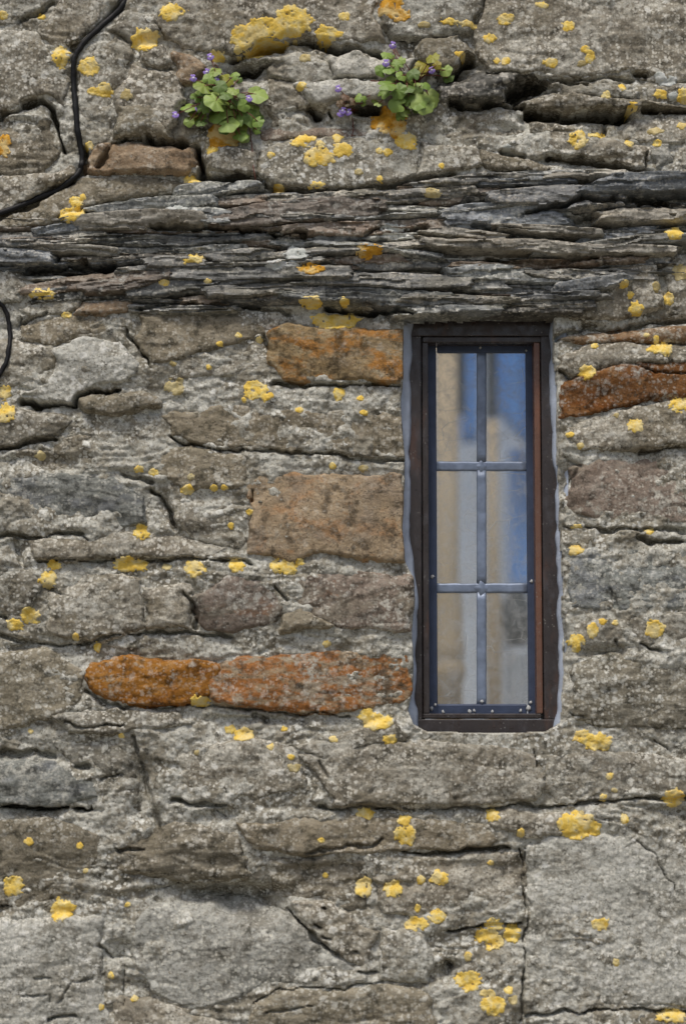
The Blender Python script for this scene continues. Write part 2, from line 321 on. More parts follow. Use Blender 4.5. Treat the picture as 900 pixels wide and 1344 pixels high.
# (kind, proudness mm, outline)
STONES = [
 ('g', 2, [(-60, -60), (75, -10), (60, 8), (28, 26), (-60, 40)]), ('g', 4, [(70, 5), (150, -50), (128, 30), (95, 60), (70, 70), (48, 32)]),
 ('g', 3, [(-60, 45), (45, 35), (70, 75), (88, 90), (90, 150), (70, 128), (45, 122), (0, 146), (-60, 155)]),
 ('d', 0, [(-60, 172), (15, 152), (52, 134), (64, 146), (68, 178), (76, 200), (60, 228), (20, 232), (-60, 218)]),
 ('g', 5, [(-60, 238), (60, 228), (95, 214), (98, 228), (70, 246), (0, 274), (-60, 285)]),
 ('g', 5, [(108, 80), (150, 45), (170, 70), (172, 100), (150, 120), (150, 180), (112, 190), (104, 140)]),
 ('g', 5, [(165, 12), (200, 20), (208, 40), (175, 55), (140, 38)]), ('g', 12, [(190, 68), (215, 62), (222, 78), (208, 92), (193, 80)]),
 ('g', 13, [(172, 82), (195, 94), (225, 97), (238, 130), (226, 172), (205, 160), (185, 166), (155, 172), (148, 130)]),
 ('l', 18, [(156, 142), (198, 136), (212, 158), (222, 184), (190, 172), (154, 178)]),
 ('b', 13, [(228, 70), (248, 72), (268, 90), (255, 112), (238, 112)]),
 ('b', 10, [(113, 212), (135, 193), (200, 189), (255, 195), (260, 212), (250, 228), (200, 226), (140, 229), (113, 225)]),
 ('g', 8, [(210, 15), (310, -60), (400, -60), (480, -60), (497, 30), (508, 52), (440, 52), (380, 40), (340, 58), (300, 68), (240, 62), (215, 50)]),
 ('g', 0, [(350, 75), (385, 69), (425, 78), (436, 102), (405, 112), (380, 100), (352, 98)]),
 ('g', -2, [(350, 104), (385, 104), (412, 138), (405, 165), (360, 165), (346, 140)]),
 ('p', 8, [(428, 72), (465, 67), (500, 74), (545, 80), (540, 104), (475, 103), (440, 101)]),
 ('p', 10, [(385, 112), (440, 104), (490, 108), (515, 122), (490, 130), (450, 129), (415, 133)]),
 ('g', 8, [(503, -60), (640, -60), (634, 10), (615, 42), (560, 50), (518, 52), (505, 30)]),
 ('g', 10, [(640, -60), (975, -60), (975, 108), (900, 112), (860, 106), (830, 95), (760, 100), (700, 95), (644, 92), (628, 66), (622, 40), (640, 8)]),
 ('l', 12, [(553, 56), (600, 47), (622, 72), (610, 84), (575, 88), (550, 76)]),
 ('sd', 14, [(578, 112), (620, 99), (700, 95), (716, 105), (690, 126), (600, 132), (578, 129)]),
 ('g', 3, [(705, 108), (740, 103), (800, 112), (840, 118), (835, 130), (780, 128), (730, 122)]), ('g', 5, [(845, 112), (975, 116), (975, 136), (850, 132)]),
 ('d', 7, [(676, 132), (720, 124), (800, 131), (900, 138), (975, 140), (975, 152), (830, 143), (760, 145), (690, 145)]),
 ('g', -2, [(570, 160), (600, 142), (650, 146), (688, 148), (690, 172), (620, 182), (575, 180)]), ('g', 0, [(695, 152), (740, 158), (792, 164), (786, 178), (720, 172), (695, 172)]),
 ('g', 5, [(675, 190), (720, 174), (800, 182), (850, 196), (846, 220), (800, 212), (740, 208), (690, 202)]),
 ('g', 2, [(800, 152), (840, 150), (975, 156), (975, 188), (880, 188), (820, 180)]), ('p', 4, [(855, 194), (880, 190), (886, 208), (858, 218)]), ('g', 3, [(892, 192), (975, 190), (975, 222), (895, 222)]),
 ('g', 7, [(345, 196), (400, 180), (500, 180), (556, 186), (545, 232), (500, 240), (440, 250), (370, 245), (340, 226)]), ('g', 6, [(556, 186), (620, 195), (632, 212), (600, 222), (548, 232)]),
 ('g', 9, [(268, 206), (300, 192), (338, 200), (336, 228), (290, 229), (266, 222)]), ('u', -6, [(335, 168), (390, 166), (470, 158), (498, 166), (490, 178), (400, 178), (345, 186)]),
 ('d', 8, [(628, 196), (680, 206), (722, 215), (718, 226), (660, 222), (632, 214)]),
 ('l', 4, [(112, 232), (190, 230), (248, 234), (250, 244), (160, 262), (110, 268), (70, 290), (0, 302), (-60, 310), (-60, 290), (20, 272), (85, 244)]),
 # below the slate, left of the window
 ('g', 4, [(-60, 345), (18, 347), (40, 372), (24, 398), (-60, 392)]), ('g', 2, [(22, 405), (60, 378), (110, 380), (100, 406), (40, 420)]),
 ('b', 8, [(108, 398), (165, 395), (173, 404), (140, 416), (100, 411)]), ('l', 5, [(28, 426), (100, 414), (165, 414), (160, 432), (110, 444), (60, 450), (28, 442)]),
 ('g', 4, [(-60, 440), (20, 445), (70, 455), (68, 480), (50, 505), (-60, 510)]),
 ('p', 11, [(74, 456), (110, 446), (158, 450), (184, 480), (165, 498), (112, 510), (98, 526), (30, 520), (60, 502), (74, 480)]),
 ('l', 8, [(102, 520), (150, 510), (205, 520), (208, 533), (160, 545), (106, 540)]),
 ('l', 4, [(182, 412), (260, 412), (338, 420), (345, 438), (300, 456), (240, 468), (198, 478), (182, 450)]), ('g', 6, [(200, 478), (280, 460), (345, 446), (350, 480), (300, 495), (215, 502)]),
 ('r', 12, [(354, 440), (380, 427), (440, 431), (534, 434), (535, 490), (525, 500), (400, 500), (366, 495), (354, 475)]),
 ('l', 9, [(215, 545), (300, 530), (400, 541), (480, 537), (535, 546), (534, 602), (470, 598), (360, 590), (290, 586), (228, 572)]),
 ('g', 6, [(-60, 552), (30, 537), (80, 541), (100, 551), (70, 570), (20, 582), (-60, 592)]), ('d', 0, [(-60, 602), (60, 582), (130, 562), (182, 570), (192, 608), (120, 618), (-60, 626)]),
 ('k', 9, [(-60, 632), (60, 622), (150, 625), (186, 652), (190, 680), (140, 698), (60, 690), (-60, 698)]),
 ('l', 3, [(205, 590), (250, 586), (322, 600), (326, 640), (240, 645), (205, 625)]), ('g', 0, [(222, 655), (262, 650), (322, 652), (320, 718), (250, 708), (232, 690)]),
 ('g', 6, [(35, 714), (130, 701), (215, 695), (300, 715), (268, 730), (130, 732), (50, 738)]),
 ('t', 10, [(330, 636), (345, 623), (440, 626), (531, 623), (534, 680), (528, 738), (470, 733), (420, 726), (380, 734), (326, 728), (328, 690)]),
 ('g', 6, [(65, 772), (130, 752), (188, 762), (188, 820), (120, 842), (62, 832)]), ('g', 4, [(192, 770), (250, 767), (252, 822), (192, 824)]), ('g', 3, [(-60, 758), (40, 747), (58, 770), (40, 800), (-60, 800)]),
 ('u', 8, [(255, 782), (300, 756), (348, 765), (374, 790), (360, 815), (310, 831), (262, 827)]), ('u', 7, [(392, 756), (460, 753), (545, 756), (547, 790), (536, 824), (440, 824), (400, 800), (386, 785)]), ('l', 10, [(372, 806), (396, 799), (432, 822), (370, 827)]),
 ('o', 6, [(112, 886), (122, 869), (170, 864), (250, 868), (290, 876), (290, 906), (262, 922), (200, 926), (160, 925), (120, 908)]),
 ('q', 7, [(278, 880), (320, 863), (420, 859), (470, 853), (540, 851), (543, 905), (520, 920), (460, 934), (380, 931), (284, 922), (279, 902)]),
 ('l', 3, [(-60, 858), (60, 852), (108, 882), (108, 918), (60, 948), (-60, 962)]), ('g', 7, [(70, 942), (160, 930), (240, 936), (250, 948), (140, 964), (90, 960)]),
 ('k', 7, [(-60, 1004), (20, 995), (80, 1005), (120, 1030), (126, 1049), (60, 1057), (-60, 1060)]), ('l', 1, [(-60, 1082), (60, 1072), (132, 1096), (142, 1150), (130, 1184), (60, 1200), (-60, 1192)]),
 ('p', 5, [(-60, 1208), (60, 1208), (135, 1202), (128, 1260), (142, 1344), (60, 1414), (-60, 1414)]), ('g', 6, [(228, 986), (330, 972), (388, 985), (400, 1030), (330, 1050), (248, 1050)]),
 ('g', 8, [(395, 988), (540, 974), (640, 978), (704, 990), (712, 1012), (705, 1048), (560, 1060), (440, 1058)]), ('g', 6, [(715, 992), (800, 986), (975, 1000), (975, 1036), (850, 1048), (730, 1056), (712, 1030)]),
 ('g', 3, [(60, 968), (150, 968), (178, 1000), (185, 1060), (130, 1060), (128, 1028), (90, 1000)]), ('d', 6, [(150, 1110), (230, 1082), (310, 1092), (330, 1150), (240, 1158), (160, 1150)]),
 ('l', 9, [(310, 1082), (480, 1072), (600, 1076), (668, 1092), (640, 1112), (540, 1116), (400, 1120), (325, 1112)]), ('d', -1, [(345, 1126), (480, 1126), (484, 1190), (420, 1192), (360, 1180)]),
 ('g', 1, [(520, 1126), (682, 1118), (690, 1180), (685, 1202), (600, 1208), (505, 1200), (490, 1150)]),
 ('p', 9, [(195, 1186), (320, 1178), (378, 1200), (432, 1250), (480, 1276), (430, 1289), (350, 1294), (250, 1330), (195, 1300), (168, 1230)]), ('g', 7, [(385, 1188), (440, 1190), (492, 1222), (482, 1270), (440, 1250), (400, 1212)]),
 ('l', 6, [(332, 1320), (365, 1299), (440, 1299), (500, 1292), (560, 1302), (592, 1414), (300, 1414)]), ('g', 4, [(500, 1215), (560, 1228), (575, 1270), (560, 1292), (495, 1284)]),
 ('g', -2, [(575, 1226), (682, 1214), (684, 1290), (680, 1340), (620, 1350), (590, 1300)]), ('g', 3, [(150, 1310), (210, 1312), (290, 1340), (280, 1414), (150, 1414)]),
 ('p', 10, [(690, 1110), (740, 1099), (850, 1096), (975, 1110), (975, 1326), (800, 1320), (690, 1328), (684, 1280), (694, 1200)]), ('l', 4, [(690, 1336), (900, 1330), (975, 1334), (975, 1414), (600, 1414), (625, 1356)]),
 ('g', 4, [(640, 1064), (720, 1066), (795, 1070), (770, 1094), (690, 1100), (650, 1086)]), ('d', 0, [(800, 1060), (975, 1052), (975, 1098), (870, 1092), (810, 1086)]), ('g', 4, [(430, 1004), (388, 984), (520, 945), (536, 968), (470, 978)]),
 # right of the window
 ('n', 4, [(736, 440), (790, 432), (860, 430), (975, 426), (975, 446), (850, 452), (770, 450)]), ('g', 9, [(735, 468), (762, 452), (840, 452), (900, 452), (975, 456), (975, 480), (860, 472), (800, 480), (752, 496), (735, 487)]),
 ('x', 9, [(736, 505), (770, 494), (800, 482), (830, 475), (975, 473), (975, 512), (850, 522), (800, 533), (757, 545), (735, 550)]),
 ('g', 8, [(738, 562), (800, 541), (880, 526), (975, 522), (975, 572), (860, 588), (762, 590)]), ('u', 2, [(748, 612), (800, 600), (900, 602), (975, 600), (975, 688), (880, 690), (790, 685), (746, 668)]),
 ('k', 5, [(742, 722), (800, 712), (900, 716), (975, 716), (975, 790), (840, 798), (748, 800)]), ('g', 4, [(750, 818), (800, 807), (975, 802), (975, 850), (840, 848), (752, 856)]),
 ('d', 6, [(752, 872), (800, 858), (975, 862), (975, 952), (800, 958), (757, 940)]),
 ('g', 5, [(745, 380), (800, 350), (860, 345), (870, 400), (800, 420), (745, 420)]), ('g', 3, [(872, 340), (975, 320), (975, 415), (880, 412)]),
]
# slate splinters: (kind, proud mm, x0, y0, x1, y1, half thickness)
SLATES = [
 ('sb', 10, -60, 333, 48, 341, 11), ('sp', 8, 36, 322, 138, 332, 6), ('sb', 8, 64, 304, 165, 288, 7), ('sp', 14, 104, 292, 260, 288, 14), ('s', 11, 140, 279, 262, 266, 10),
 ('s', 13, 246, 280, 300, 284, 14), ('s', 8, 126, 312, 240, 314, 9), ('sd', -8, 26, 352, 165, 348, 9), ('s', 2, 34, 363, 84, 365, 3), ('sr', 8, 50, 375, 178, 366, 10),
 ('sr', 11, 118, 378, 210, 364, 9), ('s', 14, 200, 344, 262, 346, 8), ('s', 10, 190, 380, 330, 366, 11), ('s', 6, 186, 402, 292, 402, 6), ('sd', 4, 60, 392, 170, 386, 6),
 ('s', 10, 246, 252, 325, 247, 9), ('sr', 7, 250, 268, 335, 262, 7), ('sr', 12, 295, 286, 490, 274, 18), ('s', 8, 320, 262, 470, 256, 7), ('s', 9, 460, 262, 600, 254, 8),
 ('sr', 10, 400, 304, 565, 298, 11), ('s', 13, 285, 343, 352, 338, 9), ('sr', 7, 345, 350, 505, 340, 8), ('s', 11, 375, 332, 545, 322, 7), ('s', 14, 246, 360, 425, 361, 9),
 ('s', 10, 300, 384, 475, 374, 10), ('s', 12, 395, 392, 565, 395, 9), ('s', 14, 425, 370, 590, 371, 10), ('sr', 6, 255, 398, 355, 388, 7), ('s', 4, 160, 330, 300, 328, 6),
 ('sb', 15, 790, 246, 975, 244, 13), ('sp', 11, 730, 234, 806, 229, 4), ('sb', 14, 650, 259, 806, 256, 12), ('s', 9, 556, 243, 670, 238, 6), ('sr', 4, 560, 262, 640, 250, 10),
 ('sb', 9, 590, 286, 728, 284, 17), ('sb', 16, 718, 270, 815, 266, 9), ('sp', 12, 800, 286, 892, 286, 10), ('sp', 12, 556, 306, 648, 311, 6), ('sp', 15, 664, 300, 768, 309, 6),
 ('sp', 16, 596, 322, 840, 332, 8), ('sp', 14, 730, 330, 892, 317, 6), ('sd', 0, 556, 338, 712, 346, 8), ('s', 11, 596, 358, 726, 364, 12), ('s', 10, 712, 360, 838, 366, 8),
 ('sb', 13, 736, 382, 808, 370, 8), ('s', 16, 532, 409, 640, 410, 5), ('sd', 12, 615, 411, 742, 408, 5), ('s', 15, 545, 397, 660, 399, 7), ('s', 12, 610, 402, 750, 400, 6), ('sb', 14, 690, 392, 770, 388, 6), ('s', 9, 500, 372, 640, 376, 9), ('s', 3, 480, 345, 600, 350, 8), ('sb', 5, 770, 312, 845, 306, 10),
 ('s', 7, 640, 380, 745, 384, 8), ('s', 6, 380, 316, 520, 312, 6), ('sr', 3, 330, 318, 420, 314, 8), ('s', 5, 480, 285, 610, 280, 10), ('s', 2, 690, 340, 850, 346, 8), ('sb', 7, 640, 240, 740, 238, 6),
 ('s', 6, 10, 312, 120, 306, 7), ('s', 12, 430, 318, 560, 338, 6), ('sd', 3, 820, 268, 900, 272, 7), ('s', 8, 690, 226, 800, 228, 3),
]
BAND = [(-72, 316), (60, 300), (110, 280), (250, 242), (330, 240), (450, 250), (560, 238), (700, 226), (975, 228), (975, 262), (890, 270), (880, 320), (810, 372), (745, 404), (540, 406), (430, 398), (280, 408), (180, 402), (60, 390), (20, 352), (-72, 350)]
rr = random.Random(3)
for i in range(48):
    x = rr.uniform(-20, 860); y0 = np.interp(x, [0, 100, 250, 500, 900], [312, 286, 250, 252, 240]); y1 = np.interp(x, [0, 60, 280, 540, 745, 880], [350, 390, 402, 402, 398, 320])
    y = rr.uniform(y0, y1); L = rr.uniform(35, 150); a = rr.uniform(-0.08, 0.03)
    SLATES.append((rr.choice(['s', 's', 'sr', 'sb', 'sp', 'sd']), rr.uniform(-1, 13), x - L, y - a * L, x + L, y + a * L, rr.uniform(1.8, 4.6)))

# open joints and cracks: (points, half width, depth mm)
CRACKS = [
 ([(104, 226), (88, 242), (50, 261), (0, 284), (-60, 304)], 5, 18), ([(176, -30), (156, 6), (124, 36), (98, 62)], 4, 14), ([(112, 200), (112, 224)], 5, 22), ([(-60, 165), (0, 155), (30, 136), (55, 128), (68, 140), (75, 175), (82, 197)], 4, 24), ([(25, 27), (45, 18), (70, 4)], 2.5, 14), ([(128, 222), (145, 190), (180, 183), (225, 188)], 3, 20), ([(192, 181), (222, 186), (240, 192)], 5, 30),
 ([(260, 195), (264, 215), (262, 230), (320, 232)], 5, 35), ([(300, 76), (345, 62), (372, 50), (400, 48), (430, 60), (480, 65), (500, 72)], 5, 40), ([(305, 86), (330, 90), (345, 80)], 7, 55), ([(425, 62), (440, 64)], 6, 50),
 ([(440, 103), (492, 105)], 1.8, 15), ([(405, 140), (416, 146)], 6, 40), ([(430, 142), (436, 150)], 4, 30), ([(468, 142), (490, 138)], 8, 45), ([(318, 232), (360, 246), (420, 252), (480, 244), (560, 235), (595, 224)], 4, 18),
 ([(588, 100), (600, 92), (615, 82)], 6, 42), ([(672, 122), (700, 108), (712, 108)], 9, 50), ([(640, 94), (700, 98), (760, 101), (830, 106)], 2.5, 16), ([(834, 96), (850, 98)], 4, 25), ([(700, 147), (760, 152), (822, 151)], 7, 55), ([(845, 142), (905, 146)], 4, 30),
 ([(720, 205), (760, 206), (800, 214), (845, 224)], 4, 25), ([(660, 196), (690, 204)], 3, 20), ([(770, 108), (720, 102)], 3, 16), ([(590, 136), (690, 138)], 4, 24), ([(848, 200), (850, 222)], 2, 14), ([(790, 178), (796, 160)], 4, 20),
 ([(40, 350), (150, 352)], 5, 30), ([(200, 300), (300, 302), (400, 308)], 4, 25), ([(560, 300), (480, 306)], 3, 18), ([(690, 280), (760, 262), (880, 268)], 4, 25), ([(650, 300), (620, 298)], 3, 20), ([(640, 345), (720, 348), (780, 340)], 4, 22), ([(180, 406), (250, 398), (380, 408)], 3, 16), ([(430, 406), (540, 412)], 4, 24),
 ([(26, 527), (98, 532), (99, 520), (120, 514), (160, 508)], 3.2, 30), ([(-60, 596), (20, 585), (72, 574)], 3, 18), ([(165, 432), (182, 462), (196, 480)], 2.2, 14), ([(28, 415), (24, 424), (60, 412)], 2, 12), ([(360, 502), (420, 505), (520, 505)], 4, 18), ([(345, 440), (352, 460)], 3, 18),
 ([(225, 572), (245, 583), (290, 590)], 2.2, 18), ([(290, 588), (360, 591), (430, 598), (530, 606)], 2, 12), ([(195, 640), (214, 658), (230, 692)], 4, 20), ([(160, 625), (200, 630)], 4, 14), ([(-60, 704), (0, 703), (60, 703), (110, 697)], 3, 18), ([(50, 738), (150, 735), (250, 732), (325, 734)], 2, 12), ([(322, 735), (330, 738)], 4, 22), ([(20, 712), (28, 740)], 6, 22), ([(110, 700), (118, 708)], 4, 16), ([(330, 640), (329, 660)], 2, 14),
 ([(-10, 806), (8, 808)], 7, 25), ([(0, 830), (20, 838), (50, 846), (100, 847), (150, 834), (230, 828), (300, 836)], 3, 14), ([(60, 770), (80, 780)], 6, 18), ([(240, 775), (253, 790), (258, 825)], 2.5, 14), ([(362, 770), (378, 788)], 4, 16), ([(110, 908), (160, 930), (220, 928), (290, 926), (380, 936), (460, 940)], 2.5, 12), ([(332, 938), (350, 944)], 6, 26), ([(90, 950), (110, 958), (160, 950)], 2, 10),
 ([(172, 968), (186, 1005), (196, 1045), (208, 1090)], 3, 14), ([(190, 1015), (205, 1080)], 4, 14), ([(0, 988), (40, 985), (70, 995)], 5, 16), ([(96, 1004), (115, 1004)], 6, 26), ([(-60, 1062), (10, 1060), (60, 1060), (120, 1061)], 3, 24), ([(0, 1058), (10, 1062)], 5, 25), ([(135, 1022), (160, 1018)], 3, 14), ([(228, 1050), (250, 1055), (300, 1056)], 3, 18), ([(280, 1060), (296, 1072)], 4, 20), ([(150, 1116), (190, 1118)], 3, 12),
 ([(190, 1166), (250, 1162), (310, 1166)], 2.5, 12), ([(250, 1170), (300, 1172)], 5, 18), ([(400, 1122), (480, 1110), (500, 1102)], 3, 10), ([(420, 1060), (520, 1063), (640, 1061), (720, 1057), (900, 1046)], 2.6, 14), ([(530, 1116), (560, 1121), (650, 1115), (680, 1112), (688, 1150)], 2.5, 18), ([(378, 1190), (400, 1216), (416, 1236), (440, 1252)], 3, 16), ([(330, 1318), (365, 1297), (450, 1298), (500, 1290)], 1.5, 8), ([(470, 1276), (492, 1278)], 2.5, 12),
 ([(590, 1222), (640, 1216), (684, 1211)], 2.6, 16), ([(585, 1262), (595, 1270), (590, 1280)], 6, 26), ([(688, 1112), (684, 1160), (692, 1200), (688, 1280), (684, 1340)], 1.8, 12), ([(835, 1102), (858, 1120), (870, 1146), (886, 1170)], 1.1, 5), ([(690, 1332), (800, 1324), (960, 1330)], 2, 12), ([(130, 1238), (150, 1256), (172, 1258)], 2, 10), ([(162, 1250), (162, 1320)], 1.5, 8), ([(43, 1281), (66, 1282)], 1.5, 7), ([(30, 1306), (62, 1302), (63, 1314)], 1.3, 7), ([(76, 1314), (95, 1290), (120, 1284)], 1.2, 6), ([(0, 1190), (8, 1190)], 3.5, 20), ([(60, 1340), (100, 1332)], 3, 12), ([(350, 1328), (410, 1320)], 2, 8), ([(700, 985), (706, 1005)], 3, 14), ([(430, 1020), (420, 1000)], 3, 14),
 ([(424, 1190), (427, 1192)], 2.5, 14), ([(416, 1214), (419, 1217)], 2.5, 14), ([(424, 1230), (432, 1231)], 2, 14), ([(462, 1248), (464, 1248)], 2, 12),
 ([(732, 440), (760, 436), (772, 430), (800, 434), (850, 424), (975, 416)], 3.2, 18), ([(768, 428), (780, 424)], 7, 28), ([(750, 500), (738, 488)], 2, 12), ([(830, 478), (860, 492), (900, 490)], 2, 10), ([(742, 598), (760, 610), (745, 640)], 3, 8), ([(840, 595), (890, 588)], 3, 12), ([(838, 706), (850, 712), (895, 708)], 3.5, 20), ([(740, 690), (800, 694), (900, 696)], 3, 10), ([(800, 775), (812, 800)], 4, 10), ([(808, 840), (812, 848)], 5, 16), ([(840, 845), (862, 854)], 5, 22), ([(745, 935), (765, 938)], 3, 16), ([(860, 970), (880, 985)], 3, 14), ([(735, 800), (742, 850)], 4, 14),
]
# outline of the window opening
OPEN = [(534, 404), (529, 436), (527, 520), (531, 560), (530, 640), (529, 700), (534, 735), (544, 758), (546, 785), (540, 826), (541, 850), (543, 905), (537, 932), (544, 950), (560, 959), (640, 962), (716, 960), (734, 948), (741, 860), (738, 760), (737, 690), (733, 600), (731, 520), (727, 440), (724, 396), (640, 394), (536, 396)]

# -------------------------------------------------------------- heights (mm, positive = towards the street)
warpU = U + 7 * fbm(U, V, 60, 60, 3, 50); warpV = V + 5 * fbm(U, V, 60, 60, 3, 60)
grain = 0.55 * vnoise(U / 3.2, V / 3.2, 1) + 0.6 * vnoise(U / 6.5, V / 6.0, 2) + 0.35 * vnoise(U / 1.9, V / 1.9, 3)
pebble = np.maximum(0, vnoise(U / 9, V / 8, 71) - 0.25) * 3.2 + np.maximum(0, vnoise(U / 5, V / 5, 72) - 0.3) * 2.2
bedn = 0.6 * fbm(U, V, 80, 30, 3, 20, 0.5) + 0.95 * fbm(U, V, 30, 26, 5, 25, 0.6)
lumps = fbm(U, V, 130, 90, 4, 30)
ledge = ridge(warpU, warpV, 150, 40, 2, 40, 0.05)
mortar = -5.0 + 6.0 * lumps + 3.4 * bedn + 0.9 * grain + 1.0 * pebble - 2.0 * sstep(ledge, 0.60, 0.9)
# stepped break edges: small overhanging lips running along the bed
terr = fbm(warpU, warpV, 150, 70, 3, 45) * 2.2
mortar = mortar + 3.2 * (np.floor(terr) + sstep(terr - np.floor(terr), 0.0, 0.32) - terr * 0.8)
openD = poly_sd(warpU * 0.35 + U * 0.65, V, OPEN)
cut = np.zeros_like(U)
cU = U + 3.5 * fbm(U, V, 22, 22, 3, 80); cV = V + 3.5 * fbm(U, V, 22, 22, 3, 90)
rag = 1.05 + 0.9 * fbm(U, V, 26, 20, 3, 95)
def window_of(pts, pad):
    p = np.array(pts, float)
    i0, i1 = np.searchsorted(us, [p[:, 0].min() - pad, p[:, 0].max() + pad]); j0, j1 = np.searchsorted(vs, [p[:, 1].min() - pad, p[:, 1].max() + pad])
    return slice(max(0, j0), min(NY, j1 + 1)), slice(max(0, i0), min(NX, i1 + 1))
for pts, w, dep in CRACKS:
    ln = sum(math.hypot(b[0] - a[0], b[1] - a[1]) for a, b in zip(pts[:-1], pts[1:]))
    if pts[0][1] > 420 and ln < 34 and w > 2.6: w, dep = w * 0.6, dep * 0.55
    dep = dep * 1.2 if dep < 24 else dep * 2.0
    sl = window_of(pts, w * 6 + 12)
    d, bl = line_d(cU[sl], cV[sl], pts)
    ww = w * np.clip(rag[sl], 0.1, 2)
    core_ = 1 - sstep(d, ww * 0.3, ww * 1.0); apron = np.where(bl > 0, np.exp(-d / (ww * 1.5 + 1)), 0) * 0.30
    cut[sl] = np.maximum(cut[sl], dep * np.maximum(core_, apron * sstep(d, ww * 6, ww * 2)))
HOLLOWS = [(295, 1170, 85, 20, 44), (345, 1184, 34, 24, 22), (230, 1150, 60, 14, 10), (430, 1150, 60, 16, 10), (188, 1020, 16, 55, 20), (202, 1075, 12, 30, 14), (265, 1128, 60, 22, 9), (660, 1140, 45, 20, 13), (600, 1135, 60, 9, 6), (885, 1064, 60, 12, 10), (745, 628, 13, 40, 14), (50, 602, 80, 12, 8),
 (640, 165, 55, 14, 9), (690, 118, 30, 9, 26), (600, 96, 18, 7, 24), (760, 150, 70, 6, 22), (760, 208, 70, 7, 16), (66, 170, 14, 36, 10), (5, 160, 30, 10, 12), (25, 716, 14, 18, 12), (340, 150, 30, 20, 8), (322, 86, 24, 10, 34), (478, 140, 22, 9, 22), (412, 143, 14, 9, 20), (590, 1268, 10, 12, 16), (640, 1230, 45, 10, 7), (290, 1064, 20, 12, 14),
 (30, 846, 26, 8, 12), (20, 990, 60, 8, 9), (140, 935, 40, 6, 4), (800, 850, 30, 8, 8), (740, 870, 9, 90, 10), (775, 428, 20, 8, 14), (200, 185, 26, 6, 14), (215, 655, 12, 24, 10), (250, 700, 50, 12, 5), (150, 620, 40, 8, 5), (470, 1160, 110, 8, 8), (560, 1060, 160, 5, 7), (265, 215, 8, 20, 18), (295, 233, 30, 5, 20), (340, 942, 60, 6, 8), (160, 1245, 20, 16, 10), (410, 1140, 90, 10, 6)]
for (hu, hv, ru, rv, dp) in HOLLOWS:
    g_ = np.hypot((cU - hu) / ru, np.where(cV < hv, (cV - hv) / (rv * 0.55), (cV - hv) / (rv * 1.3)))
    cut = np.maximum(cut, cut * 0.5 + dp * np.exp(-(g_ * (0.75 + 0.25 * np.clip(rag, 0.5, 1.6))) ** 2.2))
def reveal(h, sl=(slice(None), slice(None))):      # the wall turns in sharply at the opening
    d = openD[sl]
    return np.where(d > -1.5, np.minimum(h, h * (1 - sstep(d, -1.5, 2.5)) - 95 * sstep(d, -1.5, 3.5)), h)
bandD = poly_sd(U, V, BAND)
mortar = np.where(bandD > 0, mortar - 17 * sstep(bandD, 0, 10), mortar)
mortar = mortar - cut
# pale cement fillet under the sill
fil = sstep(V, 955, 975) * sstep(V, 1000, 978) * sstep(U, 530, 560) * sstep(U, 750, 720)
mortar = mortar * (1 - 0.6 * fil)

Hmax = mortar.copy()
patches = []       # (kind, name, slices, height)
def stone_height(kind, proud, pts, n):
    r = random.Random(n * 13 + 5)
    sl = window_of(pts, 10); u, v = U[sl], V[sl]
    pts = np.array(pts, float); cx, cy = pts.mean(0)
    d = poly_sd(u + 6.0 * fbm(u, v, 40, 26, 4, n) + 1.2 * vnoise(u / 5, v / 5, n), v + 4.4 * fbm(u, v, 40, 22, 4, n + 40) + 1.0 * vnoise(u / 5, v / 5, n + 9), pts)
    ext = max(np.ptp(pts[:, 0]), 30); exy = max(np.ptp(pts[:, 1]), 20)
    # split faces: the lower envelope of a few tilted planes
    face = np.full(u.shape, 1e9)
    for k in range(7):
        px, py = r.uniform(-.5, .5) * ext, r.uniform(-.5, .5) * exy
        face = np.minimum(face, r.uniform(0.0, 3.5) + r.uniform(-.07, .07) * (u - cx - px) + r.uniform(-.16, .16) * (v - cy - py))
    face = np.clip(face, -9, 6)
    ang = r.uniform(-0.08, 0.06)
    amp = {'d': 1.35, 'l': 1.0, 'k': 1.1, 'p': 0.8, 't': 0.55, 'o': 0.8, 'q': 0.9, 'r': 0.75}.get(kind, 1.0)
    bd = {'d': 1.6, 'k': 1.2, 'l': 0.8, 'q': 0.8}.get(kind, 0.3)
    h = proud * 0.85 + face + amp * (bd * fbm(u, v, 80, 20, 3, n + 11, 0.5, ang) + (2.1 if kind in 'gp' else 1.6) * fbm(u, v, 42, 34, 5, n + 12, 0.5) - 1.0 * sstep(ridge(warpU[sl], warpV[sl], 120, 34, 2, n + 17, ang), 0.6, 0.95))
    t = fbm(warpU[sl], warpV[sl], 110, 60, 3, n + 23, 0.45, ang) * 1.5
    h = h + amp * 2.0 * (np.floor(t) + sstep(t - np.floor(t), 0, 0.34) - t)
    h = h + (0.8 if kind in 'gp' else 0.6) * grain[sl] + (0.4 if kind in 'gp' else 0.1) * pebble[sl]
    re = r.uniform(5, 9) * np.where(v > cy, 0.6, 1.7)
    e = np.clip(1 - d / re, 0, None); ed = 1.3 if kind in 'oqtrx' else 3.0
    h = h - np.where(d > 0, ed * e * e, ed + (-d) * 2.6)
    return sl, h - cut[sl] * 0.85, d
